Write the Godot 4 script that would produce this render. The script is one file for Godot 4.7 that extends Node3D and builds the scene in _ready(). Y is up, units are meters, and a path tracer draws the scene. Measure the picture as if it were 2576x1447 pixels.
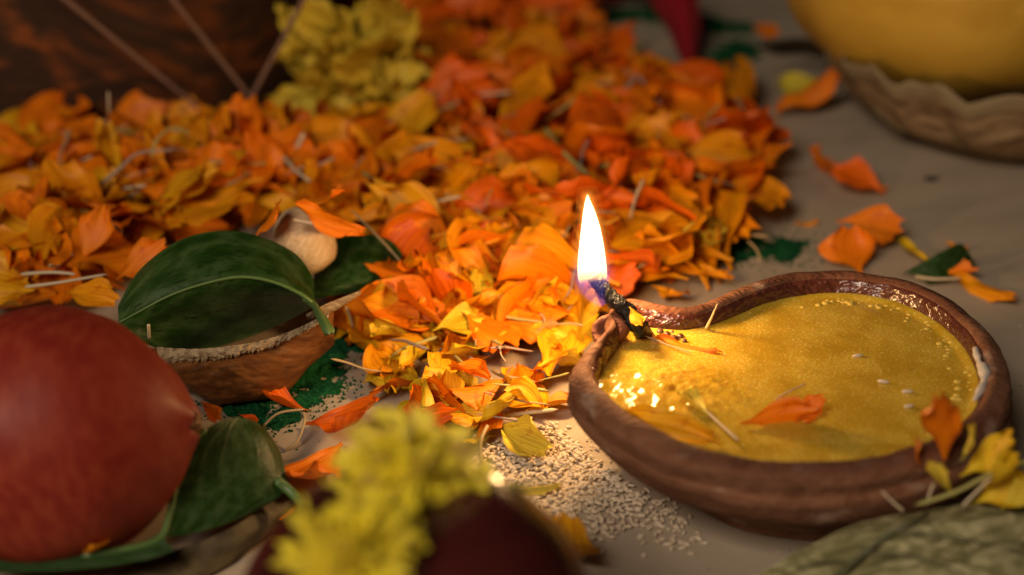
extends Node3D
# A burning clay lamp among marigold petals on a stone floor, close up.
# Photo pixels below are those of a 2576 x 1447 view of the photograph.

const EYE := 0.4065          # camera height
const PITCH := 23.4          # degrees down
const F := 4568.0            # focal length in those pixels

var fwd: Vector3
var upv: Vector3
var rng := RandomNumberGenerator.new()
var used := {}
var M := {}

# ------------------------------------------------------------------ helpers
func ray(px: float, py: float) -> Vector3:
	return Vector3(1, 0, 0) * ((px - 1288.0) / F) + upv * ((723.5 - py) / F) + fwd

func G(px: float, py: float, h: float = 0.0) -> Vector3:      # the point h millimetres above the floor seen there
	var r := ray(px, py)
	return Vector3(0, EYE, 0) + r * ((h * 0.001 - EYE) / r.y)

func D(px: float, py: float, depth: float) -> Vector3:        # the point at that depth
	return Vector3(0, EYE, 0) + ray(px, py) * depth

func dep(px: float, py: float, h: float) -> float:
	return (G(px, py, h) - Vector3(0, EYE, 0)).dot(fwd)

func lin(r: float, g: float, b: float) -> Color:              # an sRGB colour from a linear albedo
	return Color(r, g, b).linear_to_srgb()

func numbered(called: String) -> String:
	var n: int = used.get(called, 0)
	used[called] = n + 1
	return called if n == 0 else "%s_%03d" % [called, n]

func tag(o: Node3D, label: String, category: String, group: String = "") -> void:
	o.set_meta("label", label)
	o.set_meta("category", category)
	if group:
		o.set_meta("group", group)

func thing(called: String, label: String, category: String, at: Vector3 = Vector3.ZERO, group: String = "") -> Node3D:
	var o := Node3D.new()
	o.name = numbered(called)
	o.position = at
	add_child(o)
	tag(o, label, category, group)
	return o

func part(called: String, mesh: Mesh, mat: Material, parent: Node3D, at: Transform3D = Transform3D()) -> MeshInstance3D:
	var o := MeshInstance3D.new()
	o.mesh = mesh
	o.material_override = mat
	o.transform = at
	o.cast_shadow = GeometryInstance3D.SHADOW_CASTING_SETTING_ON
	if parent == self:
		o.name = numbered(called)
		add_child(o)
	else:
		o.name = called
		parent.add_child(o, true)
	return o

# a grid of nu x nv points (v fastest) as a mesh; wrap closes it along v
func grid(p: PackedVector3Array, nu: int, nv: int, wrap: bool = false, cols: PackedColorArray = PackedColorArray(), origin: Vector3 = Vector3.ZERO) -> ArrayMesh:
	var st := SurfaceTool.new()
	st.begin(Mesh.PRIMITIVE_TRIANGLES)
	put_grid(st, p, nu, nv, wrap, cols, origin, 0)
	st.generate_normals()
	return st.commit()

func put_grid(st: SurfaceTool, p: PackedVector3Array, nu: int, nv: int, wrap: bool, cols: PackedColorArray, origin: Vector3, first: int) -> int:
	for i in nu:
		for j in nv:
			st.set_uv(Vector2(float(i) / (nu - 1), float(j) / (nv if wrap else nv - 1)))
			if cols.size():
				st.set_color(cols[i * nv + j])
			else:
				st.set_color(Color.WHITE)
			st.add_vertex(p[i * nv + j] - origin)
	for i in nu - 1:
		for j in (nv if wrap else nv - 1):
			var a := first + i * nv + j
			var b := first + i * nv + (j + 1) % nv
			var c := first + (i + 1) * nv + j
			var d := first + (i + 1) * nv + (j + 1) % nv
			st.add_index(a); st.add_index(c); st.add_index(b)
			st.add_index(b); st.add_index(c); st.add_index(d)
	return first + nu * nv

func cr(a: Vector3, b: Vector3, c: Vector3, d: Vector3, t: float) -> Vector3:
	return b.cubic_interpolate(c, a, d, t)

func along(pts: Array, t: float, closed: bool = false) -> Vector3:
	var n := pts.size()
	var segs := n if closed else n - 1
	var x := clampf(t, 0.0, 1.0) * segs
	var i := mini(int(x), segs - 1)
	var f := x - i
	if closed:
		return cr(pts[(i - 1 + n) % n], pts[i], pts[(i + 1) % n], pts[(i + 2) % n], f)
	return cr(pts[maxi(i - 1, 0)], pts[i], pts[i + 1], pts[mini(i + 2, n - 1)], f)

func patch(rows: Array, nu: int, nv: int) -> PackedVector3Array:
	var out := PackedVector3Array()
	for i in nu:
		var row := []
		for c in rows[0].size():
			var col := []
			for r in rows:
				col.append(r[c])
			row.append(along(col, float(i) / (nu - 1)))
		for j in nv:
			out.append(along(row, float(j) / (nv - 1)))
	return out

func tube_points(path: Array, radius: Callable, n: int, sides: int, closed_ends: bool = true) -> PackedVector3Array:
	var out := PackedVector3Array()
	var last := Vector3.ZERO
	for i in n:
		var t := float(i) / (n - 1)
		var c: Vector3 = along(path, t)
		var d: Vector3 = (along(path, minf(t + 0.01, 1.0)) - along(path, maxf(t - 0.01, 0.0))).normalized()
		var s := d.cross(Vector3.UP if absf(d.y) < 0.9 else Vector3.RIGHT).normalized()
		if last != Vector3.ZERO:
			s = (last - d * last.dot(d)).normalized()
		last = s
		var q := s.cross(d)
		for j in sides:
			var a := TAU * j / sides
			var r: float = radius.call(t, a)
			if closed_ends and (i == 0 or i == n - 1):
				r *= 0.02
			out.append(c + (s * cos(a) + q * sin(a)) * r)
	return out

func tube(path: Array, r0: float, r1: float, n: int = 10, sides: int = 6, origin: Vector3 = Vector3.ZERO) -> ArrayMesh:
	return grid(tube_points(path, func(t, _a): return lerpf(r0, r1, t), n, sides), n, sides, true, PackedColorArray(), origin)

func lathe(profile: Array, sides: int, wob: Variant = null) -> ArrayMesh:   # profile of Vector2(radius, y)
	var p := PackedVector3Array()
	for q in profile:
		for j in sides:
			var a := TAU * j / sides
			var r: float = q.x
			var y: float = q.y
			var v := Vector3(cos(a) * r, y, sin(a) * r)
			if wob != null:
				v = wob.call(v, a)
			p.append(v)
	return grid(p, profile.size(), sides, true)

func smooth_profile(pts: Array, n: int) -> Array:
	var q := []
	for v in pts:
		q.append(Vector3(v.x, v.y, 0))
	var out := []
	for i in n:
		var w := along(q, float(i) / (n - 1))
		out.append(Vector2(maxf(w.x, 0.0), w.y))
	return out

func noise(seed_: int, freq: float, oct: int = 3) -> FastNoiseLite:
	var n := FastNoiseLite.new()
	n.seed = seed_
	n.frequency = freq
	n.fractal_octaves = oct
	n.noise_type = FastNoiseLite.TYPE_SIMPLEX_SMOOTH
	return n

func picture(w: int, h: int, f: Callable) -> ImageTexture:
	var im := Image.create(w, h, false, Image.FORMAT_RGB8)
	for y in h:
		for x in w:
			im.set_pixel(x, y, f.call(float(x) / w, float(y) / h))
	return ImageTexture.create_from_image(im)

func mat(color: Color, rough: float, spec: float = 0.5) -> StandardMaterial3D:
	var m := StandardMaterial3D.new()
	m.albedo_color = color
	m.roughness = rough
	m.metallic_specular = spec
	m.cull_mode = BaseMaterial3D.CULL_DISABLED
	return m

# tileable noise picture mapped between two colours
func blotches(seed_: int, freq: float, a: Color, b: Color, lo: float, hi: float, size: int = 256, oct: int = 4) -> ImageTexture:
	var n := noise(seed_, freq, oct)
	return picture(size, size, func(u, v):
		var p := Vector4(cos(u * TAU), sin(u * TAU), cos(v * TAU), sin(v * TAU)) * 0.16
		var k: float = n.get_noise_3d(p.x + p.z * 1.7, p.y + p.w * 1.3, p.z - p.y * 0.6 + p.w)
		return a.lerp(b, smoothstep(lo, hi, k)))

func tri(m: StandardMaterial3D, scale: float, world: bool = false) -> void:
	m.uv1_triplanar = true
	m.uv1_world_triplanar = world
	m.uv1_scale = Vector3.ONE * scale
	m.uv1_triplanar_sharpness = 2.0

# ------------------------------------------------------------------ materials
func materials() -> void:
	# floor: worn beige stone
	var fl := mat(Color.WHITE, 0.62, 0.4)
	fl.albedo_texture = blotches(3, 5.0, lin(0.37, 0.313, 0.236), lin(0.435, 0.37, 0.283), -0.5, 0.5, 1024, 7)
	fl.heightmap_enabled = true
	fl.heightmap_texture = blotches(8, 16.0, Color.BLACK, Color.WHITE, -0.6, 0.6, 512, 5)
	fl.heightmap_scale = 0.015
	tri(fl, 2.2, true)
	M.floor = fl
	# petals: streaks along the length, with relief; the colour of each comes from its own albedo
	var sn := noise(5, 0.05, 3)
	var streak := picture(64, 128, func(u, v):
		var k: float = sn.get_noise_2d(u * 14.0, v * 330.0) * 0.5 + 0.5
		var c := Color(1, 1, 1).lerp(Color(0.88, 0.80, 0.78), smoothstep(0.35, 0.8, k))
		var bruise: float = sn.get_noise_2d(u * 90.0 + 70.0, v * 60.0)
		return c.lerp(Color(0.72, 0.55, 0.5), smoothstep(0.3, 0.7, bruise) * 0.4))
	var relief := picture(64, 128, func(u, v):
		var k: float = sn.get_noise_2d(u * 14.0 + 40.0, v * 300.0) * 0.5 + 0.5
		return Color(k, k, k))
	M.streak = streak
	M.relief = relief
	M.petal = {}
	var tones := {
		"deep": [0.86, 0.160, 0.002], "orange": [0.90, 0.245, 0.003], "amber": [0.88, 0.35, 0.004], "gold": [0.84, 0.43, 0.008],
		"yellow": [0.80, 0.56, 0.018], "lemon": [0.76, 0.62, 0.06], "wilted": [0.50, 0.15, 0.008]}
	for k in tones:
		var c: Array = tones[k]
		M.petal[k] = petal_mat(lin(c[0], c[1], c[2]))
	M.tones = tones
	M.petal_any = petal_mat(Color.WHITE)
	M.flower = petal_mat(lin(0.88, 0.79, 0.03))
	M.flower.albedo_texture = null
	M.flower.vertex_color_use_as_albedo = false
	M.flower.albedo_color = lin(1.0, 0.86, 0.03)
	M.flower.backlight = Color(0.8, 0.8, 0.8)
	M.flower_back = petal_mat(lin(0.84, 0.66, 0.06))
	# dry stalks
	M.stalk = mat(lin(0.42, 0.31, 0.16), 0.6)
	M.stalk_pale = mat(lin(0.56, 0.46, 0.30), 0.55)
	M.splinter = mat(lin(0.75, 0.58, 0.34), 0.5)
	M.stalk_green = mat(lin(0.36, 0.34, 0.10), 0.6)
	M.stalk_grey = mat(lin(0.32, 0.24, 0.19), 0.6)
	# lamp
	var cl := mat(Color.WHITE, 0.85, 0.3)
	cl.vertex_color_use_as_albedo = true
	cl.albedo_texture = blotches(21, 9.0, lin(0.68, 0.61, 0.55), Color(1, 1, 1), -0.5, 0.2, 1024, 7)
	cl.heightmap_enabled = true
	cl.heightmap_texture = blotches(22, 22.0, Color.BLACK, Color.WHITE, -0.6, 0.6, 512, 5)
	cl.heightmap_scale = 0.045
	tri(cl, 11.0)
	M.clay = cl
	var er: StandardMaterial3D = cl.duplicate()
	er.vertex_color_use_as_albedo = false
	er.albedo_color = lin(0.24, 0.095, 0.058)
	er.roughness = 0.5
	M.ear = er
	var wet := mat(lin(0.085, 0.026, 0.017), 0.24, 0.6)
	wet.heightmap_enabled = true
	wet.heightmap_texture = blotches(24, 12.0, Color.BLACK, Color.WHITE, -0.6, 0.6, 512, 4)
	wet.heightmap_scale = 0.12
	tri(wet, 9.0)
	M.wet_clay = wet
	M.chalk = mat(lin(0.55, 0.50, 0.44), 0.8)
	tri(M.chalk, 20.0)
	# ghee
	var gh := mat(Color.WHITE, 0.16, 0.5)
	var spn := noise(31, 1.0, 2)
	var blur := noise(32, 5.0, 3)
	gh.albedo_texture = picture(512, 512, func(u, v):
		var k: float = spn.get_noise_2d(u * 95.0, v * 95.0)
		var b: float = blur.get_noise_2d(u, v)
		var c := Color(0.47, 0.295, 0.020).lerp(Color(0.56, 0.375, 0.034), smoothstep(-0.5, 0.5, b))
		return c.lerp(Color(0.74, 0.57, 0.17), smoothstep(0.26, 0.55, k + 0.25 * b) * 0.85).linear_to_srgb())
	gh.heightmap_enabled = true
	gh.heightmap_texture = picture(512, 512, func(u, v):
		var k: float = spn.get_noise_2d(u * 80.0 + 9.0, v * 80.0) * 0.5 + 0.5
		return Color(k, k, k))
	gh.heightmap_scale = 0.004
	gh.subsurf_scatter_enabled = true
	gh.subsurf_scatter_strength = 0.4
	M.ghee = gh
	M.bubble = mat(lin(0.10, 0.035, 0.012), 0.04, 0.6)
	M.bubble.clearcoat_enabled = true
	M.lump = mat(lin(0.60, 0.44, 0.08), 0.5, 0.4)
	# wick
	var wk := mat(lin(0.008, 0.0075, 0.009), 0.32, 0.5)
	wk.heightmap_enabled = true
	wk.heightmap_texture = blotches(41, 30.0, Color.BLACK, Color.WHITE, -0.5, 0.5, 256, 4)
	wk.heightmap_scale = 0.05
	tri(wk, 30.0)
	M.wick = wk
	# leaves
	M.leaf = leaf_mat(lin(0.011, 0.038, 0.005), lin(0.03, 0.068, 0.013), 0.42)
	M.leaf_dark = leaf_mat(lin(0.018, 0.052, 0.012), lin(0.04, 0.09, 0.025), 0.55)
	M.rib = mat(lin(0.085, 0.16, 0.045), 0.4)
	M.rib_dry = mat(lin(0.10, 0.10, 0.05), 0.6)
	var dry := mat(Color.WHITE, 0.7, 0.35)
	dry.albedo_texture = blotches(51, 11.0, lin(0.15, 0.145, 0.06), lin(0.44, 0.41, 0.23), -0.3, 0.45, 512, 5)
	dry.heightmap_enabled = true
	dry.heightmap_texture = blotches(52, 14.0, Color.BLACK, Color.WHITE, -0.5, 0.5, 256, 4)
	dry.heightmap_scale = 0.08
	tri(dry, 9.0)
	M.dry_leaf = dry
	var dl := mat(Color.WHITE, 0.65, 0.4)
	dl.albedo_texture = blotches(53, 8.0, lin(0.05, 0.035, 0.016), lin(0.12, 0.09, 0.04), -0.4, 0.4)
	tri(dl, 9.0)
	M.brown_leaf = dl
	# leaf cups
	var cup := mat(Color.WHITE, 0.5, 0.4)
	cup.albedo_texture = blotches(61, 9.0, lin(0.085, 0.030, 0.007), lin(0.19, 0.075, 0.018), -0.4, 0.4, 256, 5)
	cup.heightmap_enabled = true
	cup.heightmap_texture = blotches(62, 8.0, Color.BLACK, Color.WHITE, -0.5, 0.5, 256, 4)
	cup.heightmap_scale = 0.06
	tri(cup, 9.0)
	M.cup = cup
	var torn := mat(Color.WHITE, 0.8, 0.3)
	torn.albedo_texture = blotches(63, 14.0, lin(0.20, 0.14, 0.075), lin(0.40, 0.31, 0.19), -0.4, 0.4)
	torn.heightmap_enabled = true
	torn.heightmap_texture = blotches(64, 18.0, Color.BLACK, Color.WHITE, -0.5, 0.5)
	torn.heightmap_scale = 0.05
	tri(torn, 16.0)
	M.torn = torn
	var pale := mat(Color.WHITE, 0.7, 0.3)
	pale.albedo_texture = blotches(65, 6.0, lin(0.15, 0.095, 0.05), lin(0.36, 0.255, 0.145), -0.4, 0.4, 256, 5)
	pale.heightmap_enabled = true
	pale.heightmap_texture = blotches(66, 8.0, Color.BLACK, Color.WHITE, -0.5, 0.5)
	pale.heightmap_scale = 0.2
	tri(pale, 5.0)
	M.bowl = pale
	M.bowl_rim = mat(lin(0.24, 0.19, 0.105), 0.8)
	# fruits and nut
	var fr := mat(Color.WHITE, 0.5, 0.35)
	fr.albedo_texture = blotches(71, 12.0, lin(0.20, 0.017, 0.010), lin(0.27, 0.040, 0.016), -0.45, 0.45, 512, 6)
	fr.heightmap_enabled = true
	fr.heightmap_texture = blotches(72, 9.0, Color.BLACK, Color.WHITE, -0.5, 0.5)
	fr.heightmap_scale = 0.012
	tri(fr, 6.0)
	M.fruit = fr
	var mr := mat(Color.WHITE, 0.22, 0.5)
	mr.albedo_texture = blotches(73, 6.0, lin(0.032, 0.007, 0.007), lin(0.062, 0.011, 0.010), -0.4, 0.4)
	tri(mr, 6.0)
	M.maroon = mr
	var nt := mat(Color.WHITE, 0.65, 0.4)
	nt.albedo_texture = blotches(75, 10.0, lin(0.55, 0.39, 0.21), lin(0.68, 0.52, 0.31), -0.4, 0.4)
	nt.heightmap_enabled = true
	nt.heightmap_texture = blotches(76, 10.0, Color.BLACK, Color.WHITE, -0.5, 0.5)
	nt.heightmap_scale = 0.03
	tri(nt, 20.0)
	M.nut = nt
	var yl := mat(Color.WHITE, 0.45, 0.45)
	yl.albedo_texture = blotches(77, 5.0, lin(0.52, 0.30, 0.032), lin(0.62, 0.38, 0.05), -0.4, 0.4, 256, 5)
	tri(yl, 4.0)
	M.gourd = yl
	# pot, cloth, sticks, powder, rice
	var pt := mat(Color.WHITE, 0.75, 0.35)
	pt.albedo_texture = blotches(81, 7.0, lin(0.040, 0.018, 0.009), lin(0.22, 0.058, 0.011), -0.2, 0.6, 512, 5)
	pt.heightmap_enabled = true
	pt.heightmap_texture = blotches(82, 14.0, Color.BLACK, Color.WHITE, -0.5, 0.5)
	pt.heightmap_scale = 0.05
	tri(pt, 3.5)
	M.pot = pt
	var rd := mat(lin(0.24, 0.006, 0.012), 0.8, 0.3)
	rd.rim_enabled = true
	rd.rim = 0.3
	M.red = rd
	var inc := mat(Color.WHITE, 0.85, 0.3)
	inc.albedo_texture = blotches(83, 20.0, lin(0.20, 0.11, 0.075), lin(0.32, 0.19, 0.13), -0.4, 0.4)
	tri(inc, 20.0)
	M.incense = inc
	var pw := mat(Color.WHITE, 0.95, 0.2)
	pw.albedo_texture = blotches(84, 26.0, lin(0.004, 0.050, 0.016), lin(0.014, 0.115, 0.042), -0.45, 0.45, 512, 5)
	pw.heightmap_enabled = true
	pw.heightmap_texture = blotches(85, 40.0, Color.BLACK, Color.WHITE, -0.5, 0.5, 512, 4)
	pw.heightmap_scale = 0.08
	tri(pw, 14.0)
	M.powder = pw
	M.powder_grain = mat(lin(0.008, 0.075, 0.028), 0.9, 0.2)
	M.rice = mat(lin(0.66, 0.56, 0.41), 0.45, 0.5)
	M.rice.backlight_enabled = true
	M.rice.backlight = Color(0.25, 0.22, 0.16)
	M.dark = mat(lin(0.02, 0.018, 0.016), 0.6)

func petal_mat(c: Color) -> StandardMaterial3D:
	var m := mat(c, 0.52, 0.4)
	m.vertex_color_use_as_albedo = true
	m.albedo_texture = M.streak
	m.heightmap_enabled = true
	m.heightmap_texture = M.relief
	m.heightmap_scale = 0.03
	m.backlight_enabled = true
	m.backlight = Color(0.55, 0.55, 0.55)
	return m

func leaf_mat(a: Color, vein: Color, rough: float) -> StandardMaterial3D:
	# u runs from the stalk to the tip, v across the blade with the midrib at 0.5; curved side veins rise from the base
	var n := noise(91, 3.0, 4)
	var sc := noise(92, 1.0, 2)
	var cell := FastNoiseLite.new()
	cell.noise_type = FastNoiseLite.TYPE_CELLULAR
	cell.seed = 5
	cell.frequency = 1.0
	cell.fractal_type = FastNoiseLite.FRACTAL_NONE
	cell.cellular_return_type = FastNoiseLite.RETURN_DISTANCE2_SUB
	var vn := func(u: float, v: float) -> float:
		var s := absf(v - 0.5) * 2.0
		var k := 0.0
		for q in [0.33, 0.66]:
			var at: float = q * pow(sin(clampf(u * 1.02 + 0.02, 0.0, 1.0) * PI), 0.55)
			k = maxf(k, 1.0 - smoothstep(0.0, 0.06, absf(s - at)))
		return k
	var m := mat(Color.WHITE, rough, 0.25)
	m.albedo_texture = picture(512, 512, func(u, v):
		var k: float = n.get_noise_2d(u * 2.0, v * 2.0)
		var c := a.lerp(a.lightened(0.12), smoothstep(-0.5, 0.5, k))
		c = c.lerp(vein, vn.call(u, v) * 0.25)
		var scar: float = sc.get_noise_2d(u * 9.0, v * 70.0)
		var net: float = cell.get_noise_2d(u * 46.0, v * 30.0)
		c = c.lerp(vein, smoothstep(-0.25, -0.02, net) * 0.18)
		c = c.lerp(vein, smoothstep(0.465, 0.5, absf(v - 0.5)) * 0.5)  # paler blade edge: light caught by the rim, painted into the colour
		c = c.lerp(Color(0.10, 0.09, 0.03), smoothstep(0.35, 0.7, n.get_noise_2d(u * 5.0 + 9.0, v * 4.0)) * 0.5)
		return c.lerp(Color(0.05, 0.045, 0.03), smoothstep(0.46, 0.58, scar) * 0.85))
	m.heightmap_enabled = true
	m.heightmap_texture = picture(256, 256, func(u, v):
		var k: float = 0.5 - 0.2 * vn.call(u, v) + 0.16 * n.get_noise_2d(u * 9.0, v * 9.0)
		return Color(k, k, k))
	m.heightmap_scale = 0.05
	m.backlight_enabled = true
	m.backlight = Color(0.16, 0.18, 0.08)
	return m

# ------------------------------------------------------------------ petals
# unit petal: x from the claw (0) to the tip (1), z across (-0.5 to 0.5), y up
func petal_mesh(s: int) -> ArrayMesh:
	var r := RandomNumberGenerator.new()
	r.seed = 100 + s
	var oval := s % 4 == 3
	var bend := r.randf_range(-0.7, 1.3)
	var cup := r.randf_range(-0.9, 1.1)
	var twist := r.randf_range(-0.7, 0.7)
	var ruff := r.randf_range(0.03, 0.12)
	var waves := r.randf_range(1.2, 2.6)
	var ph := r.randf() * TAU
	var fold := r.randf_range(-0.5, 0.5)
	var sway := r.randf_range(-0.12, 0.12)
	var lobes := r.randf_range(1.4, 3.4)
	var nu := 17
	var nv := 15
	var frill := r.randf_range(0.008, 0.034)
	var fq := r.randf_range(9.0, 16.0)
	var p := PackedVector3Array()
	var c := PackedColorArray()
	var x := 0.0
	var y := 0.0
	var ang := -bend * 0.45
	for i in nu:
		var t := float(i) / (nu - 1)
		if i > 0:
			ang += bend / (nu - 1) * (0.4 + 1.2 * t)
			x += cos(ang) / (nu - 1)
			y += sin(ang) / (nu - 1)
		var w := lerpf(0.10, 1.0, smoothstep(0.02, 0.62, t)) * (1.0 - 0.30 * smoothstep(0.78, 1.0, t))
		if oval:
			w = 0.08 + 0.92 * pow(sin(clampf(t * 0.9 + 0.04, 0.0, 1.0) * PI), 0.75)
		var cu := cup + (1.0 - smoothstep(0.0, 0.4, t)) * 1.8
		for j in nv:
			var q := float(j) / (nv - 1) * 2.0 - 1.0
			var a := q * cu
			var zz := (sin(a) / cu if absf(cu) > 0.05 else q) * 0.5 * w
			var yy := ((1.0 - cos(a)) / cu if absf(cu) > 0.05 else 0.0) * 0.5 * w
			yy += ruff * t * t * sin(q * PI * waves + ph) * (0.4 + absf(q))
			yy += fold * 0.3 * w * absf(q) * t
			yy += frill * smoothstep(0.25, 0.9, t) * (0.25 + q * q) * sin(t * fq + q * 5.0 + ph * 2.0)
			yy += 0.011 * t * sin(q * 17.0 + ph)
			var tw := twist * t
			var z2 := zz * cos(tw) - yy * sin(tw)
			var y2 := zz * sin(tw) + yy * cos(tw)
			var cutx := 1.0 - smoothstep(0.55, 1.0, t) * (0.16 * q * q + 0.045 * (1.0 - cos(q * PI * lobes + ph)) + 0.02 * sin(q * 17.0 + ph * 3.0))
			p.append(Vector3(x * cutx - sin(ang) * y2 * 0.6, y * cutx + cos(ang) * y2, z2 + sway * sin(t * PI)))
			var k := lerpf(0.92, 1.0, t)
			c.append(Color(k, k * lerpf(1.12, 1.0, smoothstep(0.0, 0.5, t)), k))
	return grid(p, nu, nv, false, c)

var petals: Array = []
var stalks: Array = []

func petal_at(a: Vector3, b: Vector3, width: float, roll: float) -> Transform3D:
	var x := b - a
	var l := x.length()
	var n := Vector3.UP
	n = (n - x * n.dot(x) / (l * l))
	if n.length() < 0.05:
		n = Vector3.BACK
	n = n.normalized().rotated(x / l, roll)
	return Transform3D(Basis(x, n * (l + width) * 0.5, x.cross(n).normalized() * width), a)

# from claw to tip in photo pixels with heights in mm; width in pixels
func petal(x0: float, y0: float, h0: float, x1: float, y1: float, h1: float, w: float, roll: float, kind: int, tone: String, label: String, group: String = "", called: String = "marigold_petal") -> void:
	var a := G(x0, y0, h0)
	var b := G(x1, y1, h1)
	var o := part(called, petals[kind % petals.size()], M.petal[tone], self, petal_at(a, b, w * dep(x0, y0, h0) / F, deg_to_rad(roll)))
	tag(o, label, "petal", group)

func stalk(pts: Array, r0: float, r1: float, m: Material, label: String, group: String = "", called: String = "dry_stalk") -> void:
	var path := []
	for q in pts:
		path.append(G(q[0], q[1], q[2]))
	var o := part(called, tube(path, r0 * 0.0008, r1 * 0.0008, 12, 6, path[0]), m, self, Transform3D(Basis(), path[0]))
	tag(o, label, "stalk", group)

func inside(poly: PackedVector2Array, p: Vector2) -> bool:
	return Geometry2D.is_point_in_polygon(p, poly)

func pick(tones: Array) -> String:
	return tones[rng.randi() % tones.size()]

func heap(p: Vector3, bumps: Array) -> float:
	var h := 0.0
	for b in bumps:
		var q: Vector3 = b[0]
		var d := Vector2((p.x - q.x) / b[1], (p.z - q.z) / b[2]).length()
		h = maxf(h, b[3] * maxf(0.0, 1.0 - d * d))
	return h

# ------------------------------------------------------------------ the scene
func _ready() -> void:
	rng.seed = 7
	fwd = Vector3(0, -sin(deg_to_rad(PITCH)), -cos(deg_to_rad(PITCH)))
	upv = Vector3(0, cos(deg_to_rad(PITCH)), -sin(deg_to_rad(PITCH)))
	# camera
	var cam := Camera3D.new()
	cam.name = "camera"
	var at := CameraAttributesPhysical.new()
	at.frustum_focal_length = 75.76
	at.frustum_focus_distance = 0.86
	at.exposure_aperture = 5.0
	at.frustum_near = 0.05
	at.frustum_far = 50.0
	cam.attributes = at
	cam.fov = 18.0
	cam.near = 0.05
	cam.far = 50.0
	cam.position = Vector3(0, EYE, 0)
	cam.rotation_degrees.x = -PITCH
	add_child(cam)
	cam.current = true
	var we := WorldEnvironment.new()
	we.name = "environment"
	var env := Environment.new()
	env.background_mode = Environment.BG_COLOR
	env.background_color = Color(0.055, 0.048, 0.042)
	env.tonemap_mode = Environment.TONE_MAPPER_LINEAR
	env.tonemap_exposure = 1.4
	env.sdfgi_enabled = true
	env.ssao_enabled = true
	env.ssil_enabled = true
	we.environment = env
	add_child(we)
	# the room's dim lamp, up to the left behind the camera
	var room := AreaLight3D.new()
	room.name = "room_lamp"
	room.area_size = Vector2(0.7, 0.7)
	room.light_color = Color(1.0, 0.90, 0.80)
	room.light_energy = 2.2
	room.area_range = 8.0
	room.shadow_enabled = true
	add_child(room)
	room.look_at_from_position(Vector3(-0.7, 1.42, 0.8), Vector3(0.05, 0, -0.9), Vector3.UP)
	materials()
	for s in 28:
		petals.append(petal_mesh(s))

	setting()
	lamp()
	left_group()
	front_group()
	right_group()
	back_group()
	rice()
	petal_heaps()
	hero_petals()
	hero_stalks()

func setting() -> void:
	var pl := PlaneMesh.new()
	pl.size = Vector2(8, 8)
	var o := part("floor", pl, M.floor, self, Transform3D(Basis(), Vector3(0, 0, -1)))
	o.set_meta("kind", "structure")
	var gr := RandomNumberGenerator.new()
	gr.seed = 77
	var bead := BoxMesh.new()
	bead.size = Vector3(1, 0.6, 0.7)
	var mm := MultiMesh.new()
	mm.transform_format = MultiMesh.TRANSFORM_3D
	mm.use_colors = true
	mm.mesh = bead
	mm.instance_count = 900
	for i in 900:
		var c := G(gr.randf_range(-100, 2700), gr.randf_range(20, 1500), 0)
		var sz := 0.0003 + 0.0011 * pow(gr.randf(), 4.0)
		c.y = sz * 0.25
		mm.set_instance_transform(i, Transform3D(Basis().rotated(Vector3.UP, gr.randf() * TAU).scaled(Vector3.ONE * sz), c))
		mm.set_instance_color(i, [Color(0.05, 0.04, 0.03), Color(0.3, 0.1, 0.02), Color(0.55, 0.45, 0.3), Color(0.02, 0.08, 0.03)][gr.randi() % 4])
	var mi := MultiMeshInstance3D.new()
	mi.multimesh = mm
	mi.name = "grit"
	var gm := mat(Color.WHITE, 0.9, 0.2)
	gm.vertex_color_use_as_albedo = true
	mi.material_override = gm
	mi.set_meta("kind", "stuff")
	add_child(mi)
	tag(mi, "fine dark and pale grit strewn over the bare floor", "grit")

# a patch of loose powder: a low mound with a ragged outline, spun along a line of pixels
func powder(pts: Array, width: float, seed_: int, label: String) -> void:
	var path := []
	for q in pts:
		path.append(G(q[0], q[1], 0))
	var n := noise(seed_, 60.0, 4)
	var nu := 90
	var nv := 25
	var p := PackedVector3Array()
	for i in nu:
		var t := float(i) / (nu - 1)
		var c: Vector3 = along(path, t)
		var d: Vector3 = (along(path, minf(t + 0.02, 1)) - along(path, maxf(t - 0.02, 0))).normalized()
		var s := d.cross(Vector3.UP).normalized()
		var ends := smoothstep(0.0, 0.12, t) * smoothstep(1.0, 0.88, t)
		for j in nv:
			var q := float(j) / (nv - 1) * 2 - 1
			var v := c + s * q * width * 0.5 * (0.35 + 0.65 * ends)
			var hh := (1.0 - q * q) * ends + n.get_noise_2d(v.x, v.z) * 1.3 - 0.3
			v.y = clampf(hh * 0.0030, -0.002, 0.0035) + 0.0003 * n.get_noise_2d(v.x * 9.0, v.z * 9.0)
			p.append(v)
	var o := part("rangoli_powder", grid(p, nu, nv, false, PackedColorArray(), path[0]), M.powder, self, Transform3D(Basis(), path[0]))
	tag(o, label, "powder")
	var gr := RandomNumberGenerator.new()
	gr.seed = seed_
	var bead := BoxMesh.new()
	bead.size = Vector3.ONE
	var mm := MultiMesh.new()
	mm.transform_format = MultiMesh.TRANSFORM_3D
	mm.mesh = bead
	mm.instance_count = 700
	for i in 700:
		var c: Vector3 = along(path, gr.randf())
		var sz := gr.randf_range(0.0003, 0.0009)
		var away := Vector3(gr.randfn(), 0, gr.randfn()) * width * 0.42
		c += away
		c.y = sz * 0.5 + 0.0002
		mm.set_instance_transform(i, Transform3D(Basis().rotated(Vector3.UP, gr.randf() * TAU).scaled(Vector3.ONE * sz), c - path[0]))
	var mi := MultiMeshInstance3D.new()
	mi.multimesh = mm
	mi.material_override = M.powder_grain
	mi.name = "grains"
	mi.set_meta("kind", "stuff")
	o.add_child(mi, true)

# ------------------------------------------------------------------ the clay lamp
var spout_depth := 0.0

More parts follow.
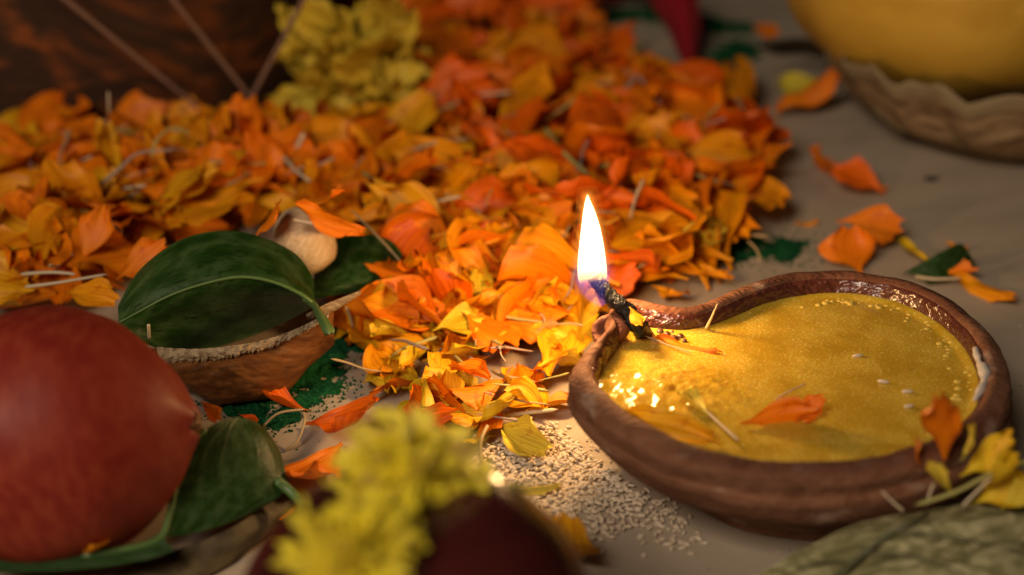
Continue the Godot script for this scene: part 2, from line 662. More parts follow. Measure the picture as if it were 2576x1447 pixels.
func lamp() -> void:
	var hr := 57.0
	var crest := [[1590, 770], [1650, 776], [1710, 780], [1765, 772], [1825, 752], [1900, 720], [1985, 697], [2085, 687], [2185, 694], [2285, 716], [2370, 757], [2440, 815],
		[2483, 880], [2495, 950], [2470, 1022], [2400, 1080], [2300, 1122], [2150, 1153], [1990, 1164], [1850, 1148], [1710, 1108], [1600, 1052], [1520, 990], [1482, 935], [1498, 890], [1530, 856], [1546, 832], [1543, 808], [1558, 786]]
	var ring := []
	var mid := Vector3.ZERO
	for q in crest:
		var v := G(q[0], q[1], hr)
		v.y = 0
		ring.append(v)
	mid = G(2020, 925, hr)
	mid.y = 0
	spout_depth = dep(1520, 815, hr)
	var n := 220
	var pts := []
	var nor := []
	for i in n:
		pts.append(along(ring, float(i) / n, true))
	for k in 2:                                    # ease the traced corners
		var soft := []
		for i in n:
			soft.append((pts[(i - 1 + n) % n] + pts[i] * 2.0 + pts[(i + 1) % n]) / 4.0)
		pts = soft
	for i in n:
		var d: Vector3 = pts[(i + 1) % n] - pts[(i - 1 + n) % n]
		nor.append(Vector3(-d.z, 0, d.x).normalized())
	if nor[n / 3].dot(pts[n / 3] - mid) < 0:
		for i in n:
			nor[i] = -nor[i]
	var spout: Vector3 = G(1512, 822, hr)
	spout.y = 0
	var rad := 0.0
	for i in n:
		rad += (pts[i] - mid).length() / n
	var place := mid
	var wob := noise(11, 7.0, 3)
	# rows: outward offset in mm, share of a plain circle, scale about the middle, height in mm
	var outer := [[0.0, 1.0, 0.02, 0.0], [0.0, 1.0, 0.50, 0.0], [0.0, 1.0, 0.575, 0.8], [0.0, 1.0, 0.60, 4.0], [0.0, 0.95, 0.69, 12.0], [0.0, 0.8, 0.83, 20.5], [3.5, 0.55, 0.97, 28.5], [8.0, 0.28, 1.0, 35.5], [10.3, 0.12, 1.0, 40.5],
		[10.0, 0.04, 1.0, 43.5], [8.9, 0.0, 1.0, 45.3], [8.7, 0.0, 1.0, 46.4], [9.1, 0.0, 1.0, 48.0], [8.9, 0.0, 1.0, 51.0], [7.6, 0.0, 1.0, 54.0], [5.0, 0.0, 1.0, 56.2], [2.6, 0.0, 1.0, 57.1], [0.6, 0.0, 1.0, 57.1], [-1.2, 0.0, 1.0, 56.0], [-2.0, 0.0, 1.0, 54.6]]
	var inner := [[-0.8, 0.0, 1.0, 55.0], [-2.2, 0.0, 1.0, 54.9], [-3.4, 0.0, 1.0, 53.6], [-4.2, 0.0, 1.0, 51.0], [-5.2, 0.05, 1.0, 46.0], [-6.5, 0.2, 0.97, 36.0], [-7.0, 0.6, 0.85, 22.0], [0.0, 1.0, 0.5, 10.0], [0.0, 1.0, 0.02, 9.0]]
	var make := func(rows: Array, inside_: bool) -> ArrayMesh:
		var p := PackedVector3Array()
		var c := PackedColorArray()
		var dense := []
		var span := rows.size() * 3
		for k in span:
			var t := float(k) / (span - 1)
			var a := []
			var b := []
			for r in rows:
				a.append(Vector3(r[0], r[1], r[2]))
				b.append(Vector3(r[3], 0, 0))
			var v := along(a, t)
			dense.append([v.x, clampf(v.y, 0, 1), v.z, along(b, t).x])
		for r in dense:
			for i in n:
				var near: float = 1.0 - smoothstep(0.012, 0.05, (pts[i] - spout).length())
				var off: float = r[0] * lerpf(1.0, 0.42, near)
				var v: Vector3 = pts[i] + nor[i] * off * 0.001
				var away: Vector3 = (pts[i] - mid)
				var circ: Vector3 = mid + away.normalized() * rad
				v = mid + (v.lerp(circ, r[1]) - mid) * r[2]
				var y: float = r[3] * 0.001
				var lift: float = near * 0.0035 * smoothstep(30.0, 57.0, r[3])
				var nz: float = wob.get_noise_3d(v.x * 4.0, y * 9.0, v.z * 4.0)
				v += nor[i] * (nz * 0.0008 + sin(r[3] * 1.9 + nz * 3.0) * 0.00007 + wob.get_noise_3d(v.x * 18.0, y * 18.0, v.z * 18.0) * 0.0005)
				v.y = y + lift + wob.get_noise_2d(v.x * 3.0 + 5.0, v.z * 3.0) * 0.0012 * smoothstep(20.0, 57.0, r[3])
				p.append(v)
				var clay := Color(0.225, 0.105, 0.058)
				var ring_: float = wob.get_noise_2d(r[3] * 0.02, 3.0 + v.x * 0.8)
				clay = clay.lerp(Color(0.155, 0.072, 0.042), smoothstep(-0.1, 0.5, ring_))
				var sm: float = wob.get_noise_3d(v.x * 5.0 + 3.0, y * 11.0, v.z * 5.0)
				clay = clay.lerp(Color(0.42, 0.31, 0.24), smoothstep(0.26, 0.44, sm) * 0.6)
				clay = clay.lerp(Color(0.05, 0.022, 0.016), near * smoothstep(38.0, 57.0, r[3]) * (0.25 + 0.5 * sm))
				clay = clay.lerp(Color(0.105, 0.040, 0.024), smoothstep(52.0, 56.5, r[3]) * 0.75 * smoothstep(-0.1, 0.15, wob.get_noise_2d(v.x * 2.0, v.z * 2.0) + 0.12))
				c.append(clay)
		return grid(p, dense.size(), n, true, c, place)
	var o := thing("oil_lamp", "round brown clay oil lamp with pinched spout, full of yellow ghee", "oil lamp", place)
	part("bowl", make.call(outer, false), M.clay, o)
	var lin_ := part("lining", make.call(inner, true), M.wet_clay, o)
	lin_.set_meta("label", "dark oil-soaked glossy inner wall and lip")
	# white chalky scrapes on the right-hand lip, thin ragged skins a little proud of the clay
	for sm in [[[2452, 872], [2462, 905], [2478, 940], [2472, 975], [2450, 1010]], [[2522, 1010], [2518, 1035], [2508, 1060]]]:
		var pp := []
		for q in sm:
			pp.append(G(q[0], q[1], 54.6 if q[0] < 2500 else 45.4))
		var tn := tube_points(pp, func(t, a): return 0.0022 * sqrt(sin(clampf(t, 0.02, 0.98) * PI)) * (1.0 + 0.3 * sin(t * 17.0) + 0.2 * sin(t * 41.0 + a * 2.0)), 24, 7)
		var sc_ := part("chalk_scrape", grid(tn, 24, 7, true, PackedColorArray(), place), M.chalk, o)
		sc_.set_meta("label", "white scrape on the right of the lip")
	# the curled ear where the near lip ends
	var en := noise(12, 90.0, 2)
	var ear := lathe(smooth_profile([Vector2(0, -0.0075), Vector2(0.005, -0.0068), Vector2(0.0086, -0.003), Vector2(0.0092, 0.001), Vector2(0.0080, 0.0038), Vector2(0.0058, 0.0034), Vector2(0.0040, 0.0004), Vector2(0.002, -0.002), Vector2(0, -0.0026)], 36), 36,
		func(v, _a): return v * Vector3(1.0, 1.0, 0.8) * (1.0 + 0.12 * en.get_noise_3dv(v)))
	var ea := (Vector3(0, EYE, 0) - D(1530, 828, spout_depth)).normalized() + Vector3(-0.55, 0.1, 0)
	part("spout_ear", ear, M.ear, o, Transform3D(Basis(Quaternion(Vector3.UP, ea.normalized())), D(1536, 832, spout_depth + 0.003) - place))
	# ghee
	var hg := 47.0
	var p := PackedVector3Array()
	var rows := 96
	var calm := G(1650, 985, hg)
	var rip := noise(15, 95.0, 2)
	var gm := SurfaceTool.new()
	for k in rows:
		var s := float(k) / (rows - 1)
		for i in n:
			var near: float = 1.0 - smoothstep(0.012, 0.05, (pts[i] - spout).length())
			var e: Vector3 = pts[i] + nor[i] * -0.0045 * lerpf(1.0, 0.42, near)
			var v := mid + (e - mid) * maxf(s, 0.004)
			var rl := 1.0 - smoothstep(0.012, 0.042, Vector2((v.x - calm.x) * 0.8, v.z - calm.z).length())
			v.y = hg * 0.001 + wob.get_noise_2d(v.x * 12.0, v.z * 12.0) * 0.0002 + rl * (rip.get_noise_2d(v.x, v.z) * 0.0015 + rip.get_noise_2d(v.x * 2.3 + 1.0, v.z * 2.3) * 0.0008) + smoothstep(0.94, 1.0, s) * 0.0016
			p.append(v)
	gm.begin(Mesh.PRIMITIVE_TRIANGLES)
	for q in p:
		gm.set_uv(Vector2(q.x, q.z) * 6.0)
		gm.add_vertex(q - place)
	for k in rows - 1:
		for i in n:
			var a := k * n + i
			var b := k * n + (i + 1) % n
			gm.add_index(a); gm.add_index(a + n); gm.add_index(b)
			gm.add_index(b); gm.add_index(a + n); gm.add_index(b + n)
	gm.generate_normals()
	var go := thing("ghee", "pool of grainy yellow ghee filling the clay lamp", "ghee", place)
	part("surface", gm.commit(), M.ghee, go)
	var ball := SphereMesh.new()
	ball.radius = 1.0
	ball.height = 2.0
	ball.radial_segments = 12
	ball.rings = 6
	for q in [[1655, 806, 2.6], [1672, 812, 2.2], [1686, 808, 1.9], [1668, 822, 2.4], [1690, 824, 2.9], [1706, 818, 2.3], [1640, 800, 2.0], [1716, 830, 1.8]]:
		var c := G(q[0] + 6.0, q[1] + 28.0, hg + 0.4)
		part("bubble", ball, M.bubble, go, Transform3D(Basis().scaled(Vector3(q[2], q[2] * 0.8, q[2]) * 0.00075), c - place))
	# small lumps of set ghee along the far wall and the right
	var ln := RandomNumberGenerator.new()
	ln.seed = 4
	for k in 110:
		var t := ln.randf_range(0.20, 0.52)
		var i := int(t * n)
		var e: Vector3 = pts[i] - nor[i] * ln.randf_range(0.0055, 0.016)
		e.y = hg * 0.001
		var s := (0.4 + 1.1 * pow(ln.randf(), 2.0)) * 0.001
		part("lump", ball, M.lump, go, Transform3D(Basis().rotated(Vector3.UP, ln.randf() * TAU).scaled(Vector3(s * 1.4, s * 0.8, s)), e - place))
	# wick
	var d0 := spout_depth
	var wp := [G(1640, 862, 34), D(1606, 822, d0 + 0.002), D(1586, 792, d0), D(1560, 768, d0 - 0.001), D(1532, 744, d0), D(1508, 716, d0), D(1492, 694, d0)]
	var wt := tube_points(wp, func(t, a): return lerpf(0.0043, 0.0034, t) * (1.0 + 0.05 * sin(a * 3.0 + t * 48.0) + 0.30 * wob.get_noise_3d(cos(a) * 1.2, sin(a) * 1.2, t * 5.0) + 0.22 * wob.get_noise_3d(cos(a) * 3.0, sin(a) * 3.0, t * 14.0)), 60, 16)
	var wo := part("wick", grid(wt, 60, 16, true, PackedColorArray(), wp[3]), M.wick, self, Transform3D(Basis(), wp[3]))
	tag(wo, "charred black twisted wick leaning out of the lamp spout", "wick")
	# flame: bright body with a clear bluish foot, and glowing shells added to imitate a lens halo
	var axis := [[1520, 768, 4.0], [1506, 748, 17.0], [1496, 726, 29.0], [1491, 700, 36.0], [1489, 660, 35.0], [1488, 620, 30.5], [1486, 575, 23.5], [1482, 535, 15.0], [1479, 508, 7.0], [1478, 490, 0.6]]
	var ft := thing("flame", "bright yellow white flame rising from the black wick", "flame", D(1508, 740, d0))
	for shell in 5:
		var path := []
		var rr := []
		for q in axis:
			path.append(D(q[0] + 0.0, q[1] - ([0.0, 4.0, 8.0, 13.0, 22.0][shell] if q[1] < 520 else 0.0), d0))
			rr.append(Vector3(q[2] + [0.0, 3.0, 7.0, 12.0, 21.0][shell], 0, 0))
		var nu := 48
		var nv := 24
		var fp := tube_points(path, func(t, _a): return along(rr, t).x * d0 / F, nu, nv, true)
		var cc := PackedColorArray()
		for i in nu:
			var t := float(i) / (nu - 1)
			for j in nv:
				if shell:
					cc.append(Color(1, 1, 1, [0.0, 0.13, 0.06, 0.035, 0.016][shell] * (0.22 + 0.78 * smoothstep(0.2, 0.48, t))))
				else:
					cc.append(Color(1, 1, 1, 0.012 + 0.988 * smoothstep(0.28, 0.48, t)))
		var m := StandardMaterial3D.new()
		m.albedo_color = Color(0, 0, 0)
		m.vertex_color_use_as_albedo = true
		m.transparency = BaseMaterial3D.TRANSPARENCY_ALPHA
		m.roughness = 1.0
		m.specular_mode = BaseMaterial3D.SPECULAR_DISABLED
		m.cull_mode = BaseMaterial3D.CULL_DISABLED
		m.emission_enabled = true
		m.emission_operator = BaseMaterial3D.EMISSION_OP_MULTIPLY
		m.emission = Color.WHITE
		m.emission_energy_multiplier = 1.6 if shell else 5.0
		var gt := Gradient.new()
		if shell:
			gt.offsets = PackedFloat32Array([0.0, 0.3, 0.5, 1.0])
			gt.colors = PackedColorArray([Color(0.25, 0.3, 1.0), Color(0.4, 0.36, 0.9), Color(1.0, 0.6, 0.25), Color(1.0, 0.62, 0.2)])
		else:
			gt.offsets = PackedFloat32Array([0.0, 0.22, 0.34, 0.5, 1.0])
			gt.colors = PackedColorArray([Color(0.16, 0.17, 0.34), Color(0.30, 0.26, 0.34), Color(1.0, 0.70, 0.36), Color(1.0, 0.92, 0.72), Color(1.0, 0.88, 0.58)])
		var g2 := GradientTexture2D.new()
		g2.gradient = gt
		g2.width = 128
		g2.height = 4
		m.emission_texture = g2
		var pt_ := part("halo_shell" if shell else "flame_body", grid(fp, nu, nv, true, cc, ft.position), m, ft)
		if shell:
			pt_.set_meta("label", "faint glowing shell added for the lens halo round the flame, blue at its foot")
	var fl := OmniLight3D.new()
	fl.name = "flame_light"
	fl.light_color = Color(1.0, 0.77, 0.50)
	fl.light_energy = 0.0175
	fl.light_size = 0.008
	fl.omni_range = 6.0
	fl.omni_attenuation = 2.0
	fl.shadow_enabled = true
	fl.position = D(1488, 640, d0)
	add_child(fl)

# ------------------------------------------------------------------ left: leaf cup, leaves, nut, fruit
func left_group() -> void:
	# boat-shaped cup of dry leaf sheath
	var a := G(378, 872, 34)
	var b := G(838, 778, 42)
	var ax := b - a
	var side := ax.cross(Vector3.UP).normalized()
	if side.z < 0:
		side = -side
	var wn := noise(17, 20.0, 3)
	var nu := 44
	var nv := 30
	var p := PackedVector3Array()
	for i in nu:
		var t := float(i) / (nu - 1)
		var c := a + ax * t
		var fat := pow(sin(clampf(t * 0.98 + 0.01, 0, 1) * PI), 0.85)
		for j in nv:
			var s := float(j) / (nv - 1) * 2.0 - 1.0          # +1 near rim, -1 far rim
			var ang := s * PI * 0.5
			var w := sin(ang) * (0.020 + 0.010 * cos(ang)) * fat * (0.55 if s < 0 else 1.0)
			var rim := c.y
			var bottom := lerpf(rim * 0.96, 0.001, minf(1.0, fat * 1.15))
			var y := lerpf(bottom, rim, 1.0 - pow(cos(ang), 0.75))
			var v := c + side * w
			v.y = y * (0.6 + 0.4 * smoothstep(-0.3, 0.2, s))
			var nz := wn.get_noise_3d(v.x, v.y, v.z)
			v += side * nz * 0.003
			v.y = maxf(v.y + nz * 0.002, 0.0006)
			p.append(v)
	var base := (a + b) * 0.5
	base.y = 0
	var o := thing("leaf_cup", "brown dried leaf cup with torn pale rim beside the red-brown fruit", "leaf cup", base)
	part("hull", grid(p, nu, nv, false, PackedColorArray(), base), M.cup, o)
	var strip := PackedVector3Array()
	for i in 90:
		var t := 0.03 + 0.93 * i / 89.0
		var f := t * (nu - 1)
		var i0 := mini(int(f), nu - 2)
		var v: Vector3 = p[i0 * nv + nv - 1].lerp(p[(i0 + 1) * nv + nv - 1], f - i0)
		var wide := lerpf(0.0085, 0.0030, t) * (1.0 + 0.35 * wn.get_noise_2d(t * 4.0, 2.0) + 0.25 * wn.get_noise_2d(t * 14.0, 7.0))
		for j in 10:
			var k := j / 9.0
			var rough := wn.get_noise_2d(t * 5.0, k * 0.25) * 0.0016 + wn.get_noise_2d(t * 1.2, 5.0 + k * 0.1) * 0.001
			strip.append(v + side * (0.0022 * sin(k * PI) + 0.0009 + rough) + Vector3(0, 0.0012 - wide * k + rough * 0.6, 0))
	var rp := part("torn_rim", grid(strip, 90, 10, false, PackedColorArray(), base), M.torn, o)
	rp.set_meta("label", "pale fibrous torn rim")
	var flap := [[G(770, 790, 42), G(820, 765, 44), G(870, 745, 46), G(908, 730, 48)], [G(772, 802, 39), G(824, 782, 40), G(874, 757, 44), G(908, 738, 46)], [G(776, 812, 35), G(826, 792, 37), G(872, 764, 42), G(906, 742, 45)]]
	part("flap", grid(patch(flap, 10, 20), 10, 20, false, PackedColorArray(), base), M.torn, o)
	# the large betel leaf standing in the cup
	var d0 := dep(700, 800, 40)
	var px := [[[790, 735], [792, 750], [790, 766], [786, 772], [781, 777]],
		[[786, 698], [770, 714], [752, 738], [750, 768], [742, 798]],
		[[745, 640], [715, 662], [682, 708], [680, 774], [680, 828]],
		[[660, 597], [640, 628], [602, 697], [600, 786], [600, 858]],
		[[560, 580], [545, 622], [520, 712], [515, 800], [520, 880]],
		[[450, 605], [440, 652], [430, 742], [425, 816], [440, 892]],
		[[350, 680], [350, 722], [350, 784], [350, 828], [370, 868]],
		[[296, 770], [297, 790], [298, 812], [300, 836], [306, 860]]]
	var dz := [0.034, 0.020, 0.0, 0.026, 0.048]
	var rows := []
	for i in px.size():
		var row := []
		var t := float(i) / (px.size() - 1)
		for j in 5:
			row.append(D(px[i][j][0], px[i][j][1], d0 + 0.012 - 0.022 * t + dz[j] * sin(clampf(t * 1.05 + 0.08, 0, 1) * PI)))
		rows.append(row)
	var lf := thing("betel_leaf", "large dark green betel leaf standing in the brown leaf cup", "leaf", rows[0][2])
	part("blade", grid(patch(rows, 40, 30), 40, 30, false, PackedColorArray(), lf.position), M.leaf, lf)
	var rib := []
	for r in rows:
		rib.append(r[2] - ray(700, 750) * 0.0004)
	part("midrib", tube(rib, 0.0012, 0.0004, 30, 6, lf.position), M.rib, lf)
	part("stem", tube([D(760, 748, d0 + 0.011), D(790, 768, d0 + 0.011), D(806, 800, d0 - 0.012), D(828, 842, d0 - 0.026)], 0.0016, 0.0024, 14, 8, lf.position), M.rib, lf)
	part("stem", tube([D(790, 772, d0 + 0.014), D(815, 802, d0 - 0.010), D(836, 838, d0 - 0.024)], 0.0014, 0.0019, 12, 8, lf.position), M.rib, lf)
	# the leaf behind the nut
	var d1 := dep(930, 740, 22)
	rows = [[D(1012, 640, d1 + 0.03), D(1008, 665, d1 + 0.028), D(1004, 690, d1 + 0.024), D(996, 712, d1 + 0.02)],
		[D(985, 607, d1 + 0.035), D(970, 655, d1 + 0.022), D(965, 700, d1 + 0.012), D(955, 724, d1 + 0.012)],
		[D(935, 590, d1 + 0.035), D(915, 655, d1 + 0.015), D(905, 705, d1 + 0.004), D(895, 735, d1 + 0.004)],
		[D(870, 590, d1 + 0.035), D(855, 660, d1 + 0.015), D(845, 715, d1), D(838, 744, d1)],
		[D(800, 610, d1 + 0.035), D(790, 680, d1 + 0.018), D(785, 730, d1), D(780, 755, d1)]]
	var l2 := thing("betel_leaf", "smaller green betel leaf half hidden behind the beige nut", "leaf", rows[2][2])
	part("blade", grid(patch(rows, 26, 22), 26, 22, false, PackedColorArray(), l2.position), M.leaf, l2)
	# the nut
	var nd := d0 + 0.075
	var nc := D(768, 610, nd)
	var nw := noise(19, 40.0, 3)
	var nm := lathe(smooth_profile([Vector2(0, -0.0145), Vector2(0.008, -0.0125), Vector2(0.0128, -0.004), Vector2(0.0130, 0.004), Vector2(0.009, 0.012), Vector2(0.004, 0.0155), Vector2(0, 0.0165)], 30), 40,
		func(v, _a): return v * (1.2 + 0.07 * nw.get_noise_3dv(v)))
	var nb := Basis(Vector3.BACK, 0.55).rotated(Vector3.RIGHT, -0.3)
	var no := thing("areca_nut", "dry beige areca nut lying behind the large betel leaf", "nut", nc)
	part("shell", nm, M.nut, no, Transform3D(nb, Vector3.ZERO))
	# the splinter on the nut
	stalk2([D(737, 553, nd - 0.026), D(775, 560, nd - 0.027), D(818, 569, nd - 0.026)], 1.1, 1.4, M.splinter, "pale flat splinter lying on the beige nut", "splinter")
	# the red-brown fruit
	var fno := noise(29, 14.0, 3)
	var fc := G(118, 1096, 55)
	var rr := 0.0545
	var fm := lathe(smooth_profile([Vector2(0, -rr), Vector2(rr * 0.45, -rr * 0.90), Vector2(rr * 0.83, -rr * 0.55), Vector2(rr, 0.0), Vector2(rr * 0.86, rr * 0.52), Vector2(rr * 0.52, rr * 0.90), Vector2(rr * 0.22, rr * 1.09), Vector2(rr * 0.10, rr * 1.16), Vector2(rr * 0.06, rr * 1.13), Vector2(0, rr * 1.08)], 60), 72,
		func(v, aa): return v * (1.0 + 0.012 * sin(aa * 3.0) + 0.035 * fno.get_noise_3dv(v)))
	var tipd := (D(508, 1062, dep(118, 1096, 55) - 0.006) - fc).normalized()
	var fq := Basis(Quaternion(Vector3.UP, tipd))
	var fo := thing("fruit", "large red-brown round fruit with a puckered tip, at the left edge", "fruit", Vector3(fc.x, 0, fc.z))
	part("skin", fm, M.fruit, fo, Transform3D(fq, Vector3(0, fc.y, 0)))
	var nub := fc + tipd * rr * 1.10
	var nt := tube_points([nub - tipd * 0.004, nub + tipd * 0.001, nub + tipd * 0.0045], func(_t, aa): return 0.0042 * (1.0 + 0.25 * sin(aa * 5.0)), 8, 20)
	var np := part("calyx", grid(nt, 8, 20, true, PackedColorArray(), fo.position), M.cup, fo)
	np.set_meta("label", "puckered brown tip facing the lamp")

func stalk2(path: Array, r0: float, r1: float, m: Material, label: String, category: String) -> void:
	var o := part(category, tube(path, r0 * 0.001, r1 * 0.001, 12, 6, path[0]), m, self, Transform3D(Basis(), path[0]))
	tag(o, label, category)

# ------------------------------------------------------------------ front: betel leaf, yellow blossoms, dark fruit
func front_group() -> void:
	var d0 := 0.735
	var px := [[[520, 1078], [560, 1057], [600, 1050], [640, 1060], [668, 1080]],
		[[476, 1118], [540, 1096], [600, 1090], [662, 1102], [702, 1130]],
		[[456, 1168], [530, 1150], [600, 1145], [672, 1158], [718, 1186]],
		[[440, 1228], [520, 1215], [590, 1210], [664, 1212], [722, 1224]],
		[[426, 1292], [500, 1285], [570, 1275], [642, 1262], [694, 1256]],
		[[404, 1352], [470, 1345], [540, 1328], [600, 1306], [640, 1290]]]
	var rows := []
	for i in px.size():
		var row := []
		var t := float(i) / (px.size() - 1)
		for j in 5:
			row.append(D(px[i][j][0], px[i][j][1], d0 + 0.030 * (1.0 - t) + 0.008 * j))
		rows.append(row)
	var o := thing("betel_leaf", "green betel leaf propped against the red-brown fruit, its stem towards the yellow blossoms", "leaf", D(540, 1330, d0))
	var flat := [[D(440, 1225, d0 + 0.024), D(446, 1250, d0 + 0.022), D(450, 1290, d0 + 0.018), D(450, 1340, d0 + 0.004)],
		[D(404, 1340, d0 + 0.004), D(412, 1352, d0), D(425, 1372, d0 - 0.006), D(440, 1385, d0 - 0.01)],
		[D(330, 1376, d0 - 0.004), D(335, 1386, d0 - 0.006), D(345, 1398, d0 - 0.010), D(350, 1412, d0 - 0.012)],
		[D(180, 1398, d0 - 0.012), D(185, 1408, d0 - 0.014), D(190, 1420, d0 - 0.017), D(195, 1434, d0 - 0.020)],
		[D(0, 1406, d0 - 0.012), D(0, 1418, d0 - 0.015), D(0, 1430, d0 - 0.018), D(0, 1442, d0 - 0.022)],
		[D(-120, 1400, d0 - 0.012), D(-120, 1415, d0 - 0.015), D(-120, 1430, d0 - 0.018), D(-120, 1440, d0 - 0.022)]]
	part("blade", grid(patch(rows, 30, 30), 30, 30, false, PackedColorArray(), o.position), M.leaf, o)
	var fold := []
	for r in rows:
		fold.append(r[0])
	fold.append(D(340, 1378, d0 - 0.005))
	fold.append(D(200, 1400, d0 - 0.012))
	part("folded_edge", tube(fold, 0.0012, 0.0016, 40, 8, o.position), M.rib, o)
	part("trailing_blade", grid(patch(flat.slice(1), 36, 14), 36, 14, false, PackedColorArray(), o.position), M.leaf_dark, o)
	part("stem", tube([D(690, 1208, d0 + 0.041), D(718, 1226, d0 + 0.042), D(745, 1252, d0 + 0.040), D(766, 1278, d0 + 0.036)], 0.0024, 0.0020, 14, 8, o.position), M.rib, o)
	# the dry leaf below it
	var br := [[G(380, 1395, 6), G(480, 1372, 10), G(600, 1318, 14), G(700, 1240, 12), G(722, 1195, 16)],
		[G(330, 1420, 5), G(470, 1400, 8), G(610, 1355, 10), G(705, 1290, 8), G(735, 1255, 9)],
		[G(280, 1450, 3), G(450, 1430, 6), G(590, 1392, 5), G(690, 1330, 3), G(735, 1295, 3)],
		[G(240, 1500, 1), G(430, 1480, 2), G(560, 1430, 2), G(640, 1372, 1), G(690, 1335, 1)]]
	var dl := part("dry_leaf", grid(patch(br, 24, 34), 24, 34, false, PackedColorArray(), G(540, 1400, 1)), M.brown_leaf, self, Transform3D(Basis(), G(540, 1400, 1)))
	tag(dl, "dull brown dry leaf lying flat under the propped betel leaf", "leaf")
	# dark fruit
	var fc := G(1048, 1612, 58)
	var r := 0.0585
	var fm := lathe(smooth_profile([Vector2(0, -r * 0.96), Vector2(r * 0.5, -r * 0.92), Vector2(r * 0.9, -r * 0.5), Vector2(r * 1.03, 0.0), Vector2(r * 0.93, r * 0.5), Vector2(r * 0.58, r * 0.86), Vector2(r * 0.25, r * 0.93), Vector2(r * 0.1, r * 0.86), Vector2(0, r * 0.8)], 50), 64,
		func(v, aa): return v * Vector3(1.0 + 0.012 * sin(aa * 5.0), 1, 1.0 + 0.012 * sin(aa * 5.0)))
	var fo := thing("fruit", "dark maroon glossy round fruit under the yellow blossoms, cut by the bottom edge", "fruit", Vector3(fc.x, 0, fc.z))
	part("skin", fm, M.maroon, fo, Transform3D(Basis(), Vector3(0, fc.y, 0)))
	# blossoms on it
	var z0 := dep(1048, 1612, 58)
	blossom(D(1030, 1218, z0 - 0.012), 0.0196, Vector3(0.25, 0.75, 0.55), M.flower, 120, "bright yellow ragged blossom on top of the dark maroon fruit", 11, 0.75)
	blossom(D(882, 1405, z0 - 0.052), 0.0166, Vector3(-0.2, 0.6, 0.8), M.flower, 105, "bright yellow blossom at the bottom edge, lower of the pair on the dark fruit", 12, 0.75)
	# greenish tip of the upper one
	stalk([[1180, 1215, 112], [1260, 1226, 108], [1330, 1222, 104], [1400, 1216, 100]], 3.0, 0.6, M.stalk_green, "yellow green sepal tip poking right out of the upper blossom", "", "sepal")

func blossom(at: Vector3, size: float, faceto: Vector3, m: Material, count: int, label: String, seed_: int, narrow: float) -> void:
	var r := RandomNumberGenerator.new()
	r.seed = seed_
	var o := thing("yellow_blossom", label, "flower", at)
	var up := faceto.normalized()
	var q := Basis(Quaternion(Vector3.UP, up))
	var core := SphereMesh.new()
	core.radius = size * 0.34
	core.height = size * 0.6
	core.radial_segments = 16
	core.rings = 8
	part("heart", core, m, o, Transform3D(q, Vector3.ZERO))
	for k in count:
		var t := float(k) / count
		var el := lerpf(1.5, -0.55, pow(t, 0.8)) + r.randf_range(-0.2, 0.2)
		var az := k * 2.39996 + r.randf_range(-0.25, 0.25)
		var d := q * Vector3(cos(az) * cos(el), sin(el), sin(az) * cos(el))
		var l := size * r.randf_range(0.65, 1.25)
		var w := l * r.randf_range(0.3, 0.58) * narrow
		var side := (d.cross(Vector3(r.randf_range(-1, 1), r.randf_range(-1, 1), r.randf_range(-1, 1)))).normalized()
		var lean := r.randf_range(0.05, 0.9)
		var dir := d * cos(lean) + side * sin(lean)
		var a := d * size * r.randf_range(0.25, 0.5) - side * l * 0.25
		a = q * ((q.inverse() * a) * Vector3(1.15, 0.7, 1.15))
		var n := (d - dir * d.dot(dir)).normalized().rotated(dir, r.randf_range(-0.4, 0.4))
		part("petal", petals[r.randi() % petals.size()], m, o, Transform3D(Basis(dir * l, n * (l + w) * 0.5, dir.cross(n) * w), a))

